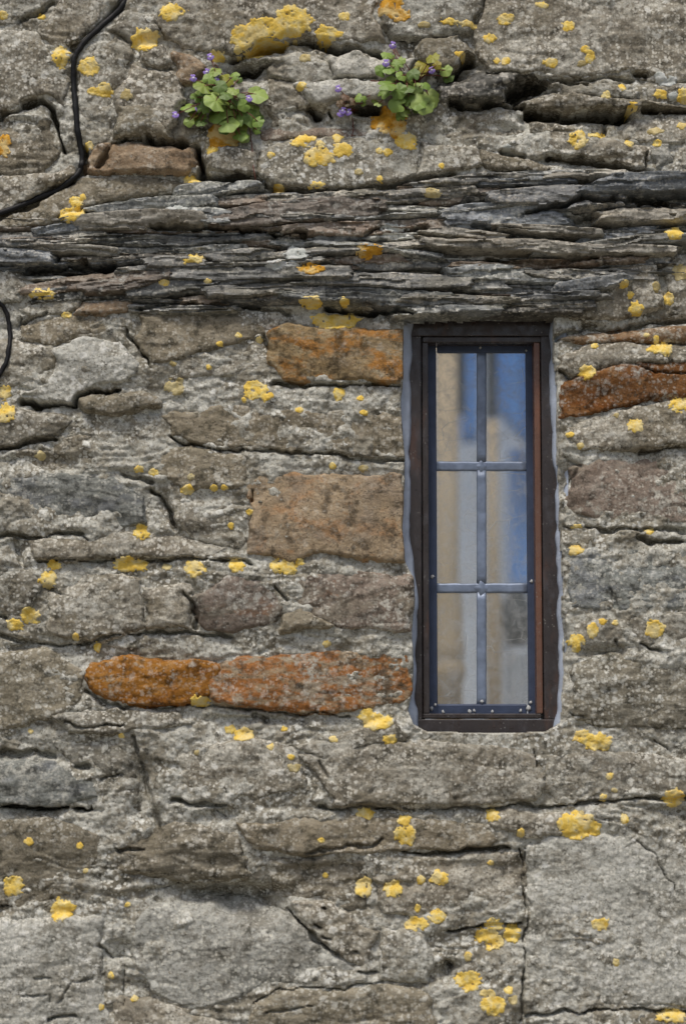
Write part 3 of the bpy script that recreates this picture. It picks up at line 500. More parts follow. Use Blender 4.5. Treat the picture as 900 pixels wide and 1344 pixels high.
def slate_height(kind, proud, x0, y0, x1, y1, T, n):
    r = random.Random(n * 7 + 1)
    sl = window_of([(x0 - .2 * (x1 - x0), y0 - T - 6), (x1 + .2 * (x1 - x0), y0), (x0, y0 - T - 6), (x1, y1 + T + 6), (x0, y0 + T + 6), (x1, y1 - T - 6)], 6); u, v = U[sl], V[sl]
    ex = 0.18 * (x1 - x0) if T < 12 else 0.08 * (x1 - x0); ey = ex * (y1 - y0) / (x1 - x0); x0, y0, x1, y1 = x0 - ex, y0 - ey, x1 + ex, y1 + ey
    L = math.hypot(x1 - x0, y1 - y0) / 2; a = math.atan2(y1 - y0, x1 - x0); cx, cy = (x0 + x1) / 2, (y0 + y1) / 2
    p = (u - cx) * math.cos(a) + (v - cy) * math.sin(a); q = (v - cy) * math.cos(a) - (u - cx) * math.sin(a)
    q = q + 3.0 * fbm(u, v, 110, 60, 2, n + 3) + 0.7 * vnoise(u / 9, v / 4, n)
    s = p / L + r.uniform(-.25, .25) * (1 - (p / L) ** 2)
    # upper and lower edges bow differently; an end either thins out or is snapped off
    up = T * (r.uniform(.75, 1.1) - r.uniform(.1, .55) * np.abs(s) ** r.uniform(1.3, 3)); lo = T * (r.uniform(.75, 1.1) - r.uniform(.1, .55) * np.abs(s) ** r.uniform(1.3, 3))
    d = np.minimum(up + q, lo - q)
    e0 = (1 + s) * L + r.uniform(-1.6, 1.6) * q + 5 * fbm(u, v, 18, 4, 3, n + 60); e1 = (1 - s) * L + r.uniform(-.9, .9) * q + 4 * fbm(u, v, 18, 5, 3, n + 61)
    d = np.minimum(d, np.minimum(e0, e1) * 0.8)
    slope = r.choice([-1, 1, 1]) * r.uniform(.05, .40) * min(1.0, 9 / T)
    h = proud * 1.35 - 2 + slope * q + r.uniform(-.04, .04) * p + 0.65 * fbm(u, v, 130, 4.6, 4, n + 7, 0.62, a) + 1.8 * fbm(u, v, 70, 18, 3, n + 13, 0.5, a) + 0.45 * grain[sl]
    t = q / max(3.0, T * 0.5) + 1.4 * fbm(u, v, 80, 22, 3, n + 31) + 0.5 * vnoise(u / 16, v / 9, n + 8); tf = np.floor(t)
    lam = TAB[(n * 3 + 7) % 512, tf.astype(int) & 511]; brk = vnoise(u / 45 + 13.7 * tf, tf * 5.1, n)
    h = h + 2.0 * lam + 1.4 * np.sign(brk) * sstep(np.abs(brk), 0.12, 0.2)     # laminae, each in or out, broken along their run
    h = h - np.where(d > 0, 0.8 * np.clip(1 - d / 1.8, 0, None), 0.8 + (-d) * 4.5)
    return sl, h - cut[sl] * 0.7, d
allst = [(k, 'stone') + stone_height(k, pr, pts, i + 1) for i, (k, pr, pts) in enumerate(STONES)]
allst += [(s[0], 'slate_slab') + slate_height(*s, 300 + i) for i, s in enumerate(SLATES)]
for i, (kind, nm, sl, h, d) in enumerate(allst):
    h = h if nm == 'slate_slab' else reveal(h, sl); allst[i] = (kind, nm, sl, h, d)
    Hmax[sl] = np.maximum(Hmax[sl], np.where(d > -4, h, -200))
mortar = reveal(mortar)
Hmax = np.maximum(mortar, Hmax)

# -------------------------------------------------------------- build the wall
wall = empty('stone_wall', P(450, 672, 0.0) * 1.0, 'old grey rubble stone wall with slate lintel and mortar around the small window', 'wall')
wall.location.z = 0.0
WO = Vector(wall.location)
deep = openD > 6
def put_patch(name, sl, h, keepv, mat, extra=None):
    X, Z, Y = WX[sl], WZ[sl], -h / 1000.0
    k = cells(keepv)
    if k.sum() < 6: return None
    jj, ii = np.nonzero(keepv); c = (float(X[jj, ii].mean()), 0.0, float(Z[jj, ii].mean()))
    me = grid_mesh(name, X, Y, Z, k, c)
    if name == 'slate_slab': me.set_sharp_from_angle(angle=math.radians(48))
    o = link(name, me, mat, wall, Vector(c) - WO)
    return o
STONE_LABEL = {'x': 'brown orange stone right of the window', 'o': 'bright rust orange stone', 'q': 'long grey stone streaked with rust', 'r': 'ochre stone beside the window', 't': 'large square tan stone beside the window'}
full = (slice(0, NY), slice(0, NX))
mo = put_patch('mortar', full, mortar, (mortar > Hmax - 3.0) & ~deep, M['mortar'])
for kind, nm, sl, h, d in allst:
    keep = ((d > -3.0) & (h > Hmax[sl] - 2.5) & ~deep[sl]) if nm == 'stone' else ((d > -6.0) & (h > Hmax[sl] - 6))
    o = put_patch(nm, sl, h, keep, M[kind])
    if o is not None and kind in STONE_LABEL: o['label'] = STONE_LABEL[kind]

# masonry beyond the surveyed part, and the core of the wall
X0, X1, ZT = -2.6, 2.6, 2.74
gx = np.arange(X0, X1 + .001, 0.0105); gz = np.arange(-0.03, ZT, 0.0105); GX, GZ = np.meshgrid(gx, gz[::-1])
a = GX * 1000 + 40 * fbm(GX * 1000, GZ * 1000, 160, 160, 3, 8); b_ = GZ * 1000 + 26 * fbm(GX * 1000, GZ * 1000, 200, 120, 3, 9)
ch = 78.0; row = np.floor(b_ / ch).astype(int); f1 = np.full(GX.shape, 1e9); f2 = f1.copy(); hid = np.zeros(GX.shape)
for dr in (-1, 0, 1):
    R_ = row + dr; wdt = 150 + 80 * TAB[11, R_ & 511]; c0 = np.floor(a / wdt).astype(int)
    for dc in (-1, 0, 1):
        C_ = c0 + dc; jx = (C_ + 0.5 + 0.38 * TAB[R_ & 511, C_ & 511]) * wdt; jy = (R_ + 0.5 + 0.3 * TAB[(R_ + 99) & 511, C_ & 511]) * ch
        dd = np.hypot((a - jx) / 1.9, b_ - jy); ht = TAB[(R_ + 33) & 511, (C_ + 7) & 511]
        hid = np.where(dd < f1, ht, hid); f2 = np.where(dd < f1, f1, np.minimum(f2, dd)); f1 = np.minimum(f1, dd)
GH = -7 + 2.4 * fbm(GX * 1000, GZ * 1000, 120, 60, 4, 70) + (10 + 5 * hid) * sstep(f2 - f1, 3, 9) + 0.05 * hid * (a - b_) % 5 + 0.9 * vnoise(GX * 60, GZ * 90, 4)
lx0, lz0 = wall_xz(-48, 1392); lx1, lz1 = wall_xz(948, -48)
inside = (GX > lx0) & (GX < lx1) & (GZ > lz0) & (GZ < lz1)
edge = np.minimum(np.minimum(GX - lx0, lx1 - GX), np.minimum(GZ - lz0, lz1 - GZ)) * 1000
GH = np.where(edge > -26, np.minimum(GH, GH * 0.3 - 9) * sstep(edge, -26, -12) + GH * (1 - sstep(edge, -26, -12)), GH)
keep = cells(~inside)
om = link('outer_masonry', grid_mesh('outer_masonry', GX, -GH / 1000, GZ, keep, WO), stone_mat('outer_stone', GREY, second=(124, 110, 90), speck=0.6, seed=21, vary=0, tone=True), wall)
ta = om.data.attributes.new('tone', 'FLOAT', 'POINT'); tv = np.where(f2 - f1 > 4, hid * 0.5 + 0.5, 0.5).ravel()
ny_, nx_ = GX.shape; ix_ = np.arange(ny_ * nx_).reshape(ny_, nx_); uq = np.unique(np.concatenate([ix_[:-1, :-1][keep], ix_[1:, :-1][keep], ix_[1:, 1:][keep], ix_[:-1, 1:][keep]]))
ta.data.foreach_set('value', tv[uq].astype(np.float32))
tag(om, kind='stuff')
ox0, oz0 = wall_xz(524, 972, 0.1); ox1, oz1 = wall_xz(746, 404, 0.1); ox0, ox1, oz0, oz1 = map(float, (ox0, ox1, oz0, oz1))
core = MB(); y0, y1 = 0.20, 0.40
core.box(X0, ox0, y0, y1, -0.02, ZT - 0.02).box(ox1, X1, y0, y1, -0.02, ZT - 0.02).box(ox0, ox1, y0, y1, -0.02, oz0).box(ox0, ox1, y0, y1, oz1, ZT - 0.02)
core.box(X0, X0 + 0.05, -0.004, y0, -0.02, ZT - 0.02).box(X1 - 0.05, X1, -0.004, y0, -0.02, ZT - 0.02).box(X0, X1, 0.0, y0, ZT - 0.06, ZT - 0.02)
core.build('wall_core', M['mortar'], wall, origin=None).location = -WO

# ------------------------------------------------------------------ window
FD = 0.030      # depth of the frame's face behind the wall face
def worn(name, col, dust, rust, rough):
    b = NB(name); v = b.vec(1, 1, 0.18)
    c = b.mix(b.noise(v, 40, 5, 0.6), lin(*[int(x * .8) for x in col]), lin(*[int(x * 1.2) for x in col]))
    c = b.mix(b.step(b.noise(b.vec(1, 1, 0.3), 26, 6, 0.7), 0.52, 0.68, 0, 0.6), c, lin(*rust))
    c = b.mix(b.step(b.noise(b.vec(1, 1, 0.5), 60, 7, 0.75), 0.48, 0.72, 0, 0.5), c, lin(*dust))
    d, cc = b.voro(b.pos, 170); c = b.mix(b.math('MULTIPLY', b.step(d, 0.2, 0.08), b.step(b.noise(b.pos, 50, 3), 0.5, 0.6, 0, .6)), c, lin(150, 148, 144))
    b.bsdf(c, b.step(b.noise(b.pos, 70, 5), 0.35, 0.65, rough - .1, rough + .2), b.noise(b.pos, 260, 4), 0.15, 0.001, 0.5); return b.m
m_frame = worn('bronze_paint', (52, 46, 45), (88, 88, 93), (88, 62, 50), 0.34)
m_bead = worn('copper_brown_bead', (52, 45, 44), (90, 88, 92), (96, 68, 54), 0.32)
m_lead = simple('weathered_lead', (116, 127, 146), 0.45, 0.38, 70, 0.6, 0.25, 0.35)
m_seal = simple('blue_grey_sealant', (168, 177, 192), 0.6, 0.22, 55, 0.3, 0.6)
def glass_mat():
    b = NB('old_glass')
    tr = b.n('ShaderNodeBsdfTransparent'); tr.inputs[0].default_value = (0.93, 0.95, 0.96, 1)
    gl = b.n('ShaderNodeBsdfGlossy'); gl.inputs['Roughness'].default_value = 0.03
    bp = b.n('ShaderNodeBump'); bp.inputs['Strength'].default_value = 0.05; bp.inputs['Distance'].default_value = 0.004
    b.put(bp.inputs['Height'], b.noise(b.pos, 30, 2)); b.t.links.new(bp.outputs[0], gl.inputs['Normal'])
    fr = b.n('ShaderNodeFresnel'); fr.inputs[0].default_value = 1.5
    mx = b.n('ShaderNodeMixShader'); b.t.links.new(fr.outputs[0], mx.inputs[0]); b.t.links.new(tr.outputs[0], mx.inputs[1]); b.t.links.new(gl.outputs[0], mx.inputs[2])
    df = b.n('ShaderNodeBsdfDiffuse'); df.inputs[0].default_value = srgb(196, 198, 198)
    dust = b.step(b.noise(b.pos, 60, 8, 0.7, 0.5), 0.38, 0.70, 0.12, 0.36)
    d, c = b.voro(b.pos, 130); sp = b.step(d, 0.16, 0.06)
    sep = b.n('ShaderNodeSeparateColor'); b.put(sep.inputs[0], c)
    dust = b.math('MAXIMUM', dust, b.math('MULTIPLY', sp, b.step(sep.outputs[1], 0.42, 0.55, 0, 0.8)))
    wv = b.n('ShaderNodeTexVoronoi', feature='DISTANCE_TO_EDGE'); wv.inputs['Scale'].default_value = 24; b.put(wv.inputs['Vector'], b.vec(1, 1, 1.6))
    th = b.math('MULTIPLY', b.step(wv.outputs['Distance'], 0.014, 0.003), b.step(b.noise(b.pos, 22, 3), 0.46, 0.58, 0, 0.55))
    dust = b.math('MAXIMUM', dust, th)
    m2 = b.n('ShaderNodeMixShader'); b.put(m2.inputs[0], dust); b.t.links.new(mx.outputs[0], m2.inputs[1]); b.t.links.new(df.outputs[0], m2.inputs[2])
    b.t.links.new(m2.outputs[0], b.out.inputs[0]); return b.m
m_glass = glass_mat()
wb = P(640, 955, FD)
win = empty('leaded_window', wb, 'small six pane leaded window in a brown metal frame set under the slate lintel', 'window')
def wq(u0, v0, u1, v1, y): return [tuple(wall_xz(u0, v0, y)), tuple(wall_xz(u1, v0, y)), tuple(wall_xz(u1, v1, y)), tuple(wall_xz(u0, v1, y))]
def wprism(u0, v0, u1, v1, y, th):
    m = MB(); q = [(float(x), float(z)) for x, z in wq(u0, v0, u1, v1, y)]
    x0 = (q[0][0] + q[3][0]) / 2; x1 = (q[1][0] + q[2][0]) / 2; z1 = q[0][1]; z0 = q[2][1]
    return m.box(x0, x1, y, y + th, z0, z1)
def wpart(name, u0, v0, u1, v1, y, th, mat, parent=None, bevel=0.0012, off=None):
    m = wprism(u0, v0, u1, v1, y, th)
    par = parent or win
    o = m.build(name, mat, par, bevel=bevel)
    base = Vector(par.matrix_basis.translation) if par is win else wb + par.location
    c = sum((Vector(v.co) for v in o.data.vertices), Vector()) / 8
    for v in o.data.vertices: v.co -= c
    o.location = c - base
    return o
# outer frame: head, sill and jambs
wpart('frame_jamb', 536, 441, 553, 944, FD, 0.06, m_frame); wpart('frame_jamb', 711.5, 441, 734, 944, FD, 0.06, m_frame)
wpart('frame_head', 536, 388, 734, 441, FD, 0.06, m_frame); wpart('frame_sill', 536, 944, 734, 972, FD, 0.06, m_frame)
wpart('frame_backing', 552, 440, 556.5, 945, FD + .012, 0.03, m_frame, bevel=0); wpart('frame_backing', 709, 440, 712.5, 945, FD + .012, 0.03, m_frame, bevel=0)
# opening casement, one bead inside the frame
D2 = FD + 0.003
wpart('casement_stile', 554.5, 449.5, 562.5, 936.5, D2, 0.042, m_bead); wpart('casement_stile', 702, 449.5, 710, 936.5, D2, 0.042, worn('copper_lit_bead', (104, 74, 60), (110, 92, 82), (136, 88, 64), 0.32))  # right stile coloured copper for the warm reflection on it
wpart('casement_rail', 554.5, 442, 710, 449.5, D2, 0.042, m_bead); wpart('casement_rail', 554.5, 936.5, 710, 943, D2, 0.042, m_bead)
# leaded light
D3 = FD + 0.030
m_border = simple('dark_lead', (58, 68, 90), 0.5, 0.3, 60, 0.5, 0.2, 0.2)
wpart('lead_border', 560, 447, 573, 939, D3, 0.008, m_border, bevel=0.002); wpart('lead_border', 691, 447, 706, 939, D3, 0.008, m_border, bevel=0.002)
wpart('lead_border', 573, 447, 691, 463, D3, 0.008, m_border, bevel=0.002); wpart('lead_border', 573, 924, 691, 939, D3, 0.008, m_border, bevel=0.002)
COLS = [(573, 625.5), (637.5, 691)]; ROWS = [(463, 606), (618, 766), (778, 924)]
def came(v0, v1, horizontal, c, a0, a1):
    # rounded H-section strip of lead, a little uneven along its length
    m = MB(); n = 14; pts = []
    for i in range(n + 1):
        t = a0 + (a1 - a0) * i / n; w = 0.25 * math.sin(i * 1.9 + c)
        pts.append(P(t, c + w, D3 + 0.004) if horizontal else P(c + w * 0.8, t, D3 + 0.004))
    m.tube(pts, 0.0066, 12)
    m.v = [(x, D3 + 0.004 + (y - D3 - 0.004) * 0.5, z) for x, y, z in m.v]
    m.v = [(x, max(y, D3 + 0.0022), z) for x, y, z in m.v]
    o = m.build('lead_came', m_lead, win, smooth=True)
    cc = pts[n // 2]
    for v in o.data.vertices: v.co -= cc
    o.location = cc - wb
for c in (612, 772): came(0, 0, True, c, 571, 692)
for r0, r1 in ((460, 606.5), (617.5, 766.5), (777.5, 926)): came(0, 0, False, 631.5, r0, r1)
for c in (612, 772):       # solder joints
    m = MB(); cpt = P(631.5, c, D3 + 0.001); k = 1.25 if c == 772 else 1.0
    m.lathe([(0.001, 0.0004), (0.0062 * k, 0.0010), (0.0086 * k, 0.0024), (0.009 * k, 0.0045)], (0, 0, 0), 18)
    m.v = [(x * (1 + .22 * math.sin(4 * math.atan2(y, x) + 1.57)), y * (1 + .22 * math.sin(4 * math.atan2(y, x) + 1.57)), z + .0003 * math.sin(x * 900) ) for x, y, z in m.v]
    o = m.build('solder_joint', m_lead, win, smooth=True); o.location = cpt - wb; o.rotation_euler = (math.radians(-90), 0, 0)
rg = random.Random(4)
for r0, r1 in ROWS:
    for c0, c1 in COLS:
        o = wpart('pane', c0 - 2, r0 - 2, c1 + 2, r1 + 2, D3 + 0.0035, 0.0008, m_glass, bevel=0)
        o.rotation_euler = (math.radians(rg.uniform(-.25, .25)), 0, math.radians(rg.uniform(-.3, .3)))
# cement crumbs left in the corners
m_crumb = simple('pale_putty', (176, 178, 178), 0.85, 0.15, 90)
for (u, v, s) in [(567, 757, 4), (566, 930, 4), (581, 934, 3), (616, 934, 4), (622, 933, 3), (632, 921, 3.5), (646, 934, 3), (683, 933, 3.5), (693, 930, 5), (696, 922, 3), (697, 763, 3.5), (571, 925, 3), (630, 456, 2.5), (690, 460, 2.5)]:
    m = MB(); q = random.Random(int(u + v))
    m.lathe([(0.2, -1), (0.9, -.5), (1, 0.1), (0.6, .7), (0.15, 1)], (0, 0, 0), 7)
    m.v = [(x * s * q.uniform(.35, 1.0) / 1000, y * s * .3 / 1000, z * s * q.uniform(.35, 1.0) / 1000) for x, y, z in m.v]
    o = m.build('putty_crumb', m_crumb, win, smooth=True); o.location = P(u, v, D3 - 0.0005) - wb
# sealant bead between frame and stone
def sealant(inner, outer):
    """fillet of sealant from the frame's face out to the stone; inner/outer: edges down the jamb"""
    a_seed = inner[0][0] * .37; inner = np.array(inner, float); outer = np.array(outer, float); vv = np.linspace(396, 962, 90); m = MB(); ring = 7
    for i, v in enumerate(vv):
        a = np.interp(v, inner[:, 1], inner[:, 0]) + 1.2 * math.sin(i * .55) * math.sin(i * .21 + 1) + 1.6 * float(vnoise(np.float64(i * .45), np.float64(a_seed))); b = np.interp(v, outer[:, 1], outer[:, 0])
        for s in range(ring):
            q = s / (ring - 1); p = P(a + (b - a) * q, v, FD - 0.0005 - 0.013 * q ** 0.8 - 0.0008 * math.sin(i * .9 + s * .6)); m.v.append(tuple(p))
    for i in range(len(vv) - 1):
        for s in range(ring - 1): m.f.append([i * ring + s, (i + 1) * ring + s, (i + 1) * ring + s + 1, i * ring + s + 1])
    o = m.build('sealant_bead', m_seal, win, smooth=True)
    for v in o.data.vertices: v.co -= wb
    sm = o.modifiers.new('thick', 'SOLIDIFY'); sm.thickness = 0.002; sm.offset = 0
sealant([(541, 410), (538, 520), (537, 700), (543, 760), (548, 800), (544, 850), (545, 920), (549, 965)], [(520, 410), (518, 700), (526, 800), (526, 965)])
sealant([(722, 410), (723, 470), (721, 530), (726, 590), (729, 640), (731, 760), (734, 860), (731, 930), (726, 965)], [(742, 410), (750, 965)])

# ------------------------------------------------------------------ room behind the glass, left roofless for light; shapes inside stand in for reflections
RB = 2.25
m_plaster = simple('grey_plaster', (180, 189, 202), 0.9, 0.10, 12)
rm = MB(); rm.box(-1.0, 1.6, RB, RB + 0.1, 0.0, 2.8).box(-1.1, -1.0, 0.41, RB + 0.1, 0, 2.8).box(1.6, 1.7, 0.41, RB + 0.1, 0, 2.8)
tag(rm.build('room_wall', m_plaster), kind='structure')
rf = MB(); rf.box(-1.0, 1.6, 0.41, RB - 0.002, 1.3, 1.5)
tag(rf.build('bounce_floor', simple('pale_bounce_boards', (205, 198, 186), 0.7, 0.1, 20)), kind='structure')  # pale unseen floor, raised to bounce light onto the shapes inside
m_tan = simple('reflection_tan', (186, 166, 136), 0.7, 0.14, 30, bed=(3, 3, .4))  # tan of the reflection, carried by the stand-in posts
m_blue = simple('reflection_blue', (84, 136, 200), 0.85, 0.10, 14)  # reflected sky blue, put into hanging cloth
m_dark = simple('stand_in_dark', (34, 40, 48), 0.9, 0.2, 20)  # dark of the reflection; also on the added rails
m_vase = simple('dark_glaze', (52, 60, 66), 0.35, 0.2, 20)
def turned_post(u, vtop, rings, r, y, label):
    c = P(u, 925, y); c.z = 1.5; top = P(u, vtop, y).z
    e = empty('reflection_post', c, label, 'post')
    zz = lambda v: P(u, v, y).z - 1.5
    m = MB(); prof = [(r * 1.3, 0.0)]
    for vr, k in rings: z = zz(vr); prof += [(r * 1.3, z - .020), (r * k, z - .010), (r * k, z + .008), (r * 1.3, z + .018)]
    prof += [(r * 1.3, zz(790)), (r, zz(762)), (r, top - 1.5)]; prof.sort(key=lambda q: q[1])
    m.lathe(prof, (0, 0, 0), 28); m.build('shaft', m_tan, e, smooth=True)
    if rings: c2 = MB(); c2.lathe([(r * .95, 0), (r * 1.5, 0.02), (r * 1.5, 0.05)], (0, 0, 0), 28); c2.build('capital', m_tan, e, smooth=True).location = (0, 0, top - 1.5)
    return e
turned_post(588, 380, [(880, 1.55), (852, 1.45)], 0.0205, 1.10, 'pale turned post with ring mouldings standing in for a reflection in the left panes')  # added posts stand in for the tan reflection in the panes
turned_post(648, 552, [], 0.0115, 1.25, 'thin pale post standing in for a reflection in the right panes')
def drape(name, u0, u1, v0, v1, y, mat, label, cat, folds, depth=0.02, curve=0.0):
    m = MB(); n = 40; k = 14
    for j in range(k + 1):
        for i in range(n + 1):
            t = i / n; s = j / k; vv = v0 + (v1 - v0 - curve * (1 - t) ** 2) * s
            m.v.append(tuple(P(u0 + (u1 - u0) * t, vv, y + depth * math.sin(t * folds * 6.283) * (0.5 + .5 * s))))
    for j in range(k):
        for i in range(n):
            a = j * (n + 1) + i; m.f.append([a, a + n + 1, a + n + 2, a + 1])
    c = P((u0 + u1) / 2, v1, y)
    o = m.build(name, mat, smooth=True, origin=c); sm = o.modifiers.new('thick', 'SOLIDIFY'); sm.thickness = 0.003
    return tag(o, label, cat)
drape('blue_reflection', 650, 745, 330, 606, 1.95, m_blue, 'bright blue cloth standing in for sky reflected in the upper right pane', 'reflection_cloth', 2.5, 0.015, 70)  # added cloths stand in for blue sky reflected in the panes
drape('blue_reflection', 606, 628, 330, 582, 2.0, m_blue, 'narrow blue cloth standing in for sky reflected in the upper left pane', 'reflection_cloth', 1, 0.01)
drape('blue_reflection', 668, 745, 590, 775, 2.05, m_blue, 'blue cloth edge standing in for sky reflected in the middle right pane', 'reflection_cloth', 2, 0.01)
drape('dark_reflection', 601, 611, 330, 545, 1.50, m_dark, 'narrow dark strip standing in for a dark reflection beside the pale turned post', 'reflection_strip', 1, 0.006)  # added strips stand in for the dark parts of the reflection
drape('dark_reflection', 639, 652, 330, 549, 1.52, m_dark, 'narrow dark strip standing in for a dark reflection above the thin pale post', 'reflection_strip', 1, 0.006)
# unseen rails added to carry the stand-in cloths
for yr, lab in ((1.98, 'dark rail added to carry the blue stand-in cloths'), (1.51, 'dark rail added to carry the narrow dark stand-in strips')):
    c = P(680, 330, yr); o = MB().tube([(-1.0, yr, c.z), (1.6, yr, c.z)], 0.012, 10).build('stand_in_rail', m_dark, smooth=True, origin=(0.3, yr, c.z)); tag(o, lab, 'rail', 'rails inside the room')
c = P(677, 850, 1.35); pl = empty('plinth', (c.x, c.y, 1.5), 'pale grey plinth added to hold the dark stand-in vase', 'plinth')
hgt = c.z - 1.5
MB().lathe([(0.028, 0), (0.03, 0.01), (0.024, 0.03), (0.022, hgt - 0.02), (0.027, hgt)], (0, 0, 0), 24).build('shaft', m_plaster, pl, smooth=True)
va = MB().lathe([(0.018, 0), (0.029, 0.022), (0.033, 0.05), (0.027, 0.083), (0.016, 0.102), (0.019, 0.11)], (0, 0, 0), 24).build('vase', m_vase, smooth=True, origin=None)  # added vase stands in for a blurred dark shape in the pane
va.location = (c.x, c.y, c.z); tag(va, 'dark rounded vase standing in for a blurred dark shape in the lower right pane', 'vase')

# ------------------------------------------------------------------ surface lookup for what lies on the wall
def surf(u, v, H=None):
    i = np.clip((np.asarray(u, float) - us[0]) / STEP, 0, NX - 1.001); j = np.clip((np.asarray(v, float) - vs[0]) / STEP, 0, NY - 1.001)
    i0 = i.astype(int); j0 = j.astype(int); a = i - i0; b = j - j0; H = Hs if H is None else H
    return (H[j0, i0] * (1 - a) + H[j0, i0 + 1] * a) * (1 - b) + (H[j0 + 1, i0] * (1 - a) + H[j0 + 1, i0 + 1] * a) * b
Hs = Hmax.copy()
for _ in range(2):
    Hs[1:-1, 1:-1] = (Hs[1:-1, 1:-1] * 2 + Hs[:-2, 1:-1] + Hs[2:, 1:-1] + Hs[1:-1, :-2] + Hs[1:-1, 2:]) / 6

Hl = Hs.copy()
for dj, di in ((0, 1), (0, -1), (1, 0), (-1, 0)): Hl = np.maximum(Hl, np.roll(Hs, (dj, di), (0, 1)))
for _ in range(2):
    Hl[1:-1, 1:-1] = (Hl[1:-1, 1:-1] * 2 + Hl[:-2, 1:-1] + Hl[2:, 1:-1] + Hl[1:-1, :-2] + Hl[1:-1, 2:]) / 6
# ------------------------------------------------------------------ yellow lichen
def lichen_mat(name, hue):
    b = NB(name); t = b.n('ShaderNodeTexCoord').outputs['Object']
    c = b.ramp(b.noise(b.pos, 90, 8, 0.65), [(0.36, srgb(*hue[0])), (0.5, srgb(*hue[1])), (0.62, srgb(*hue[2]))])
    d, cc = b.voro(b.pos, 330)
    c = b.mix(b.math('MULTIPLY', b.step(d, 0.34, 0.15), 0.55), c, srgb(*hue[3]))
    c = b.mix(b.step(b.noise(b.pos, 180, 5, 0.7), 0.57, 0.68, 0, 0.6), c, lin(170, 150, 104))
    c = b.mix(b.step(b.noise(b.pos, 45, 4, 0.6), 0.46, 0.60, 0, 0.65), c, lin(230, 212, 158) if 'white' not in name else lin(200, 201, 198))
    b.bsdf(c, 0.85, b.noise(b.pos, 300, 5, 0.7), 0.8, 0.003, 0.2)
    return b.m
m_li = [lichen_mat('yellow_lichen', [(226, 188, 82), (242, 210, 108), (246, 227, 158), (224, 180, 74)]),
        lichen_mat('orange_lichen', [(190, 136, 44), (210, 156, 54), (216, 168, 72), (184, 124, 36)]),
        lichen_mat('white_lichen', [(176, 178, 174), (196, 198, 194), (210, 211, 208), (186, 188, 184)]),
        lichen_mat('pale_lichen', [(170, 152, 100), (186, 170, 122), (192, 182, 146), (190, 160, 90)])]
LG = 'yellow lichen patches on the wall'
SMALL = 'small yellow lichen spot, fingernail sized or less, growing on the rubble wall'
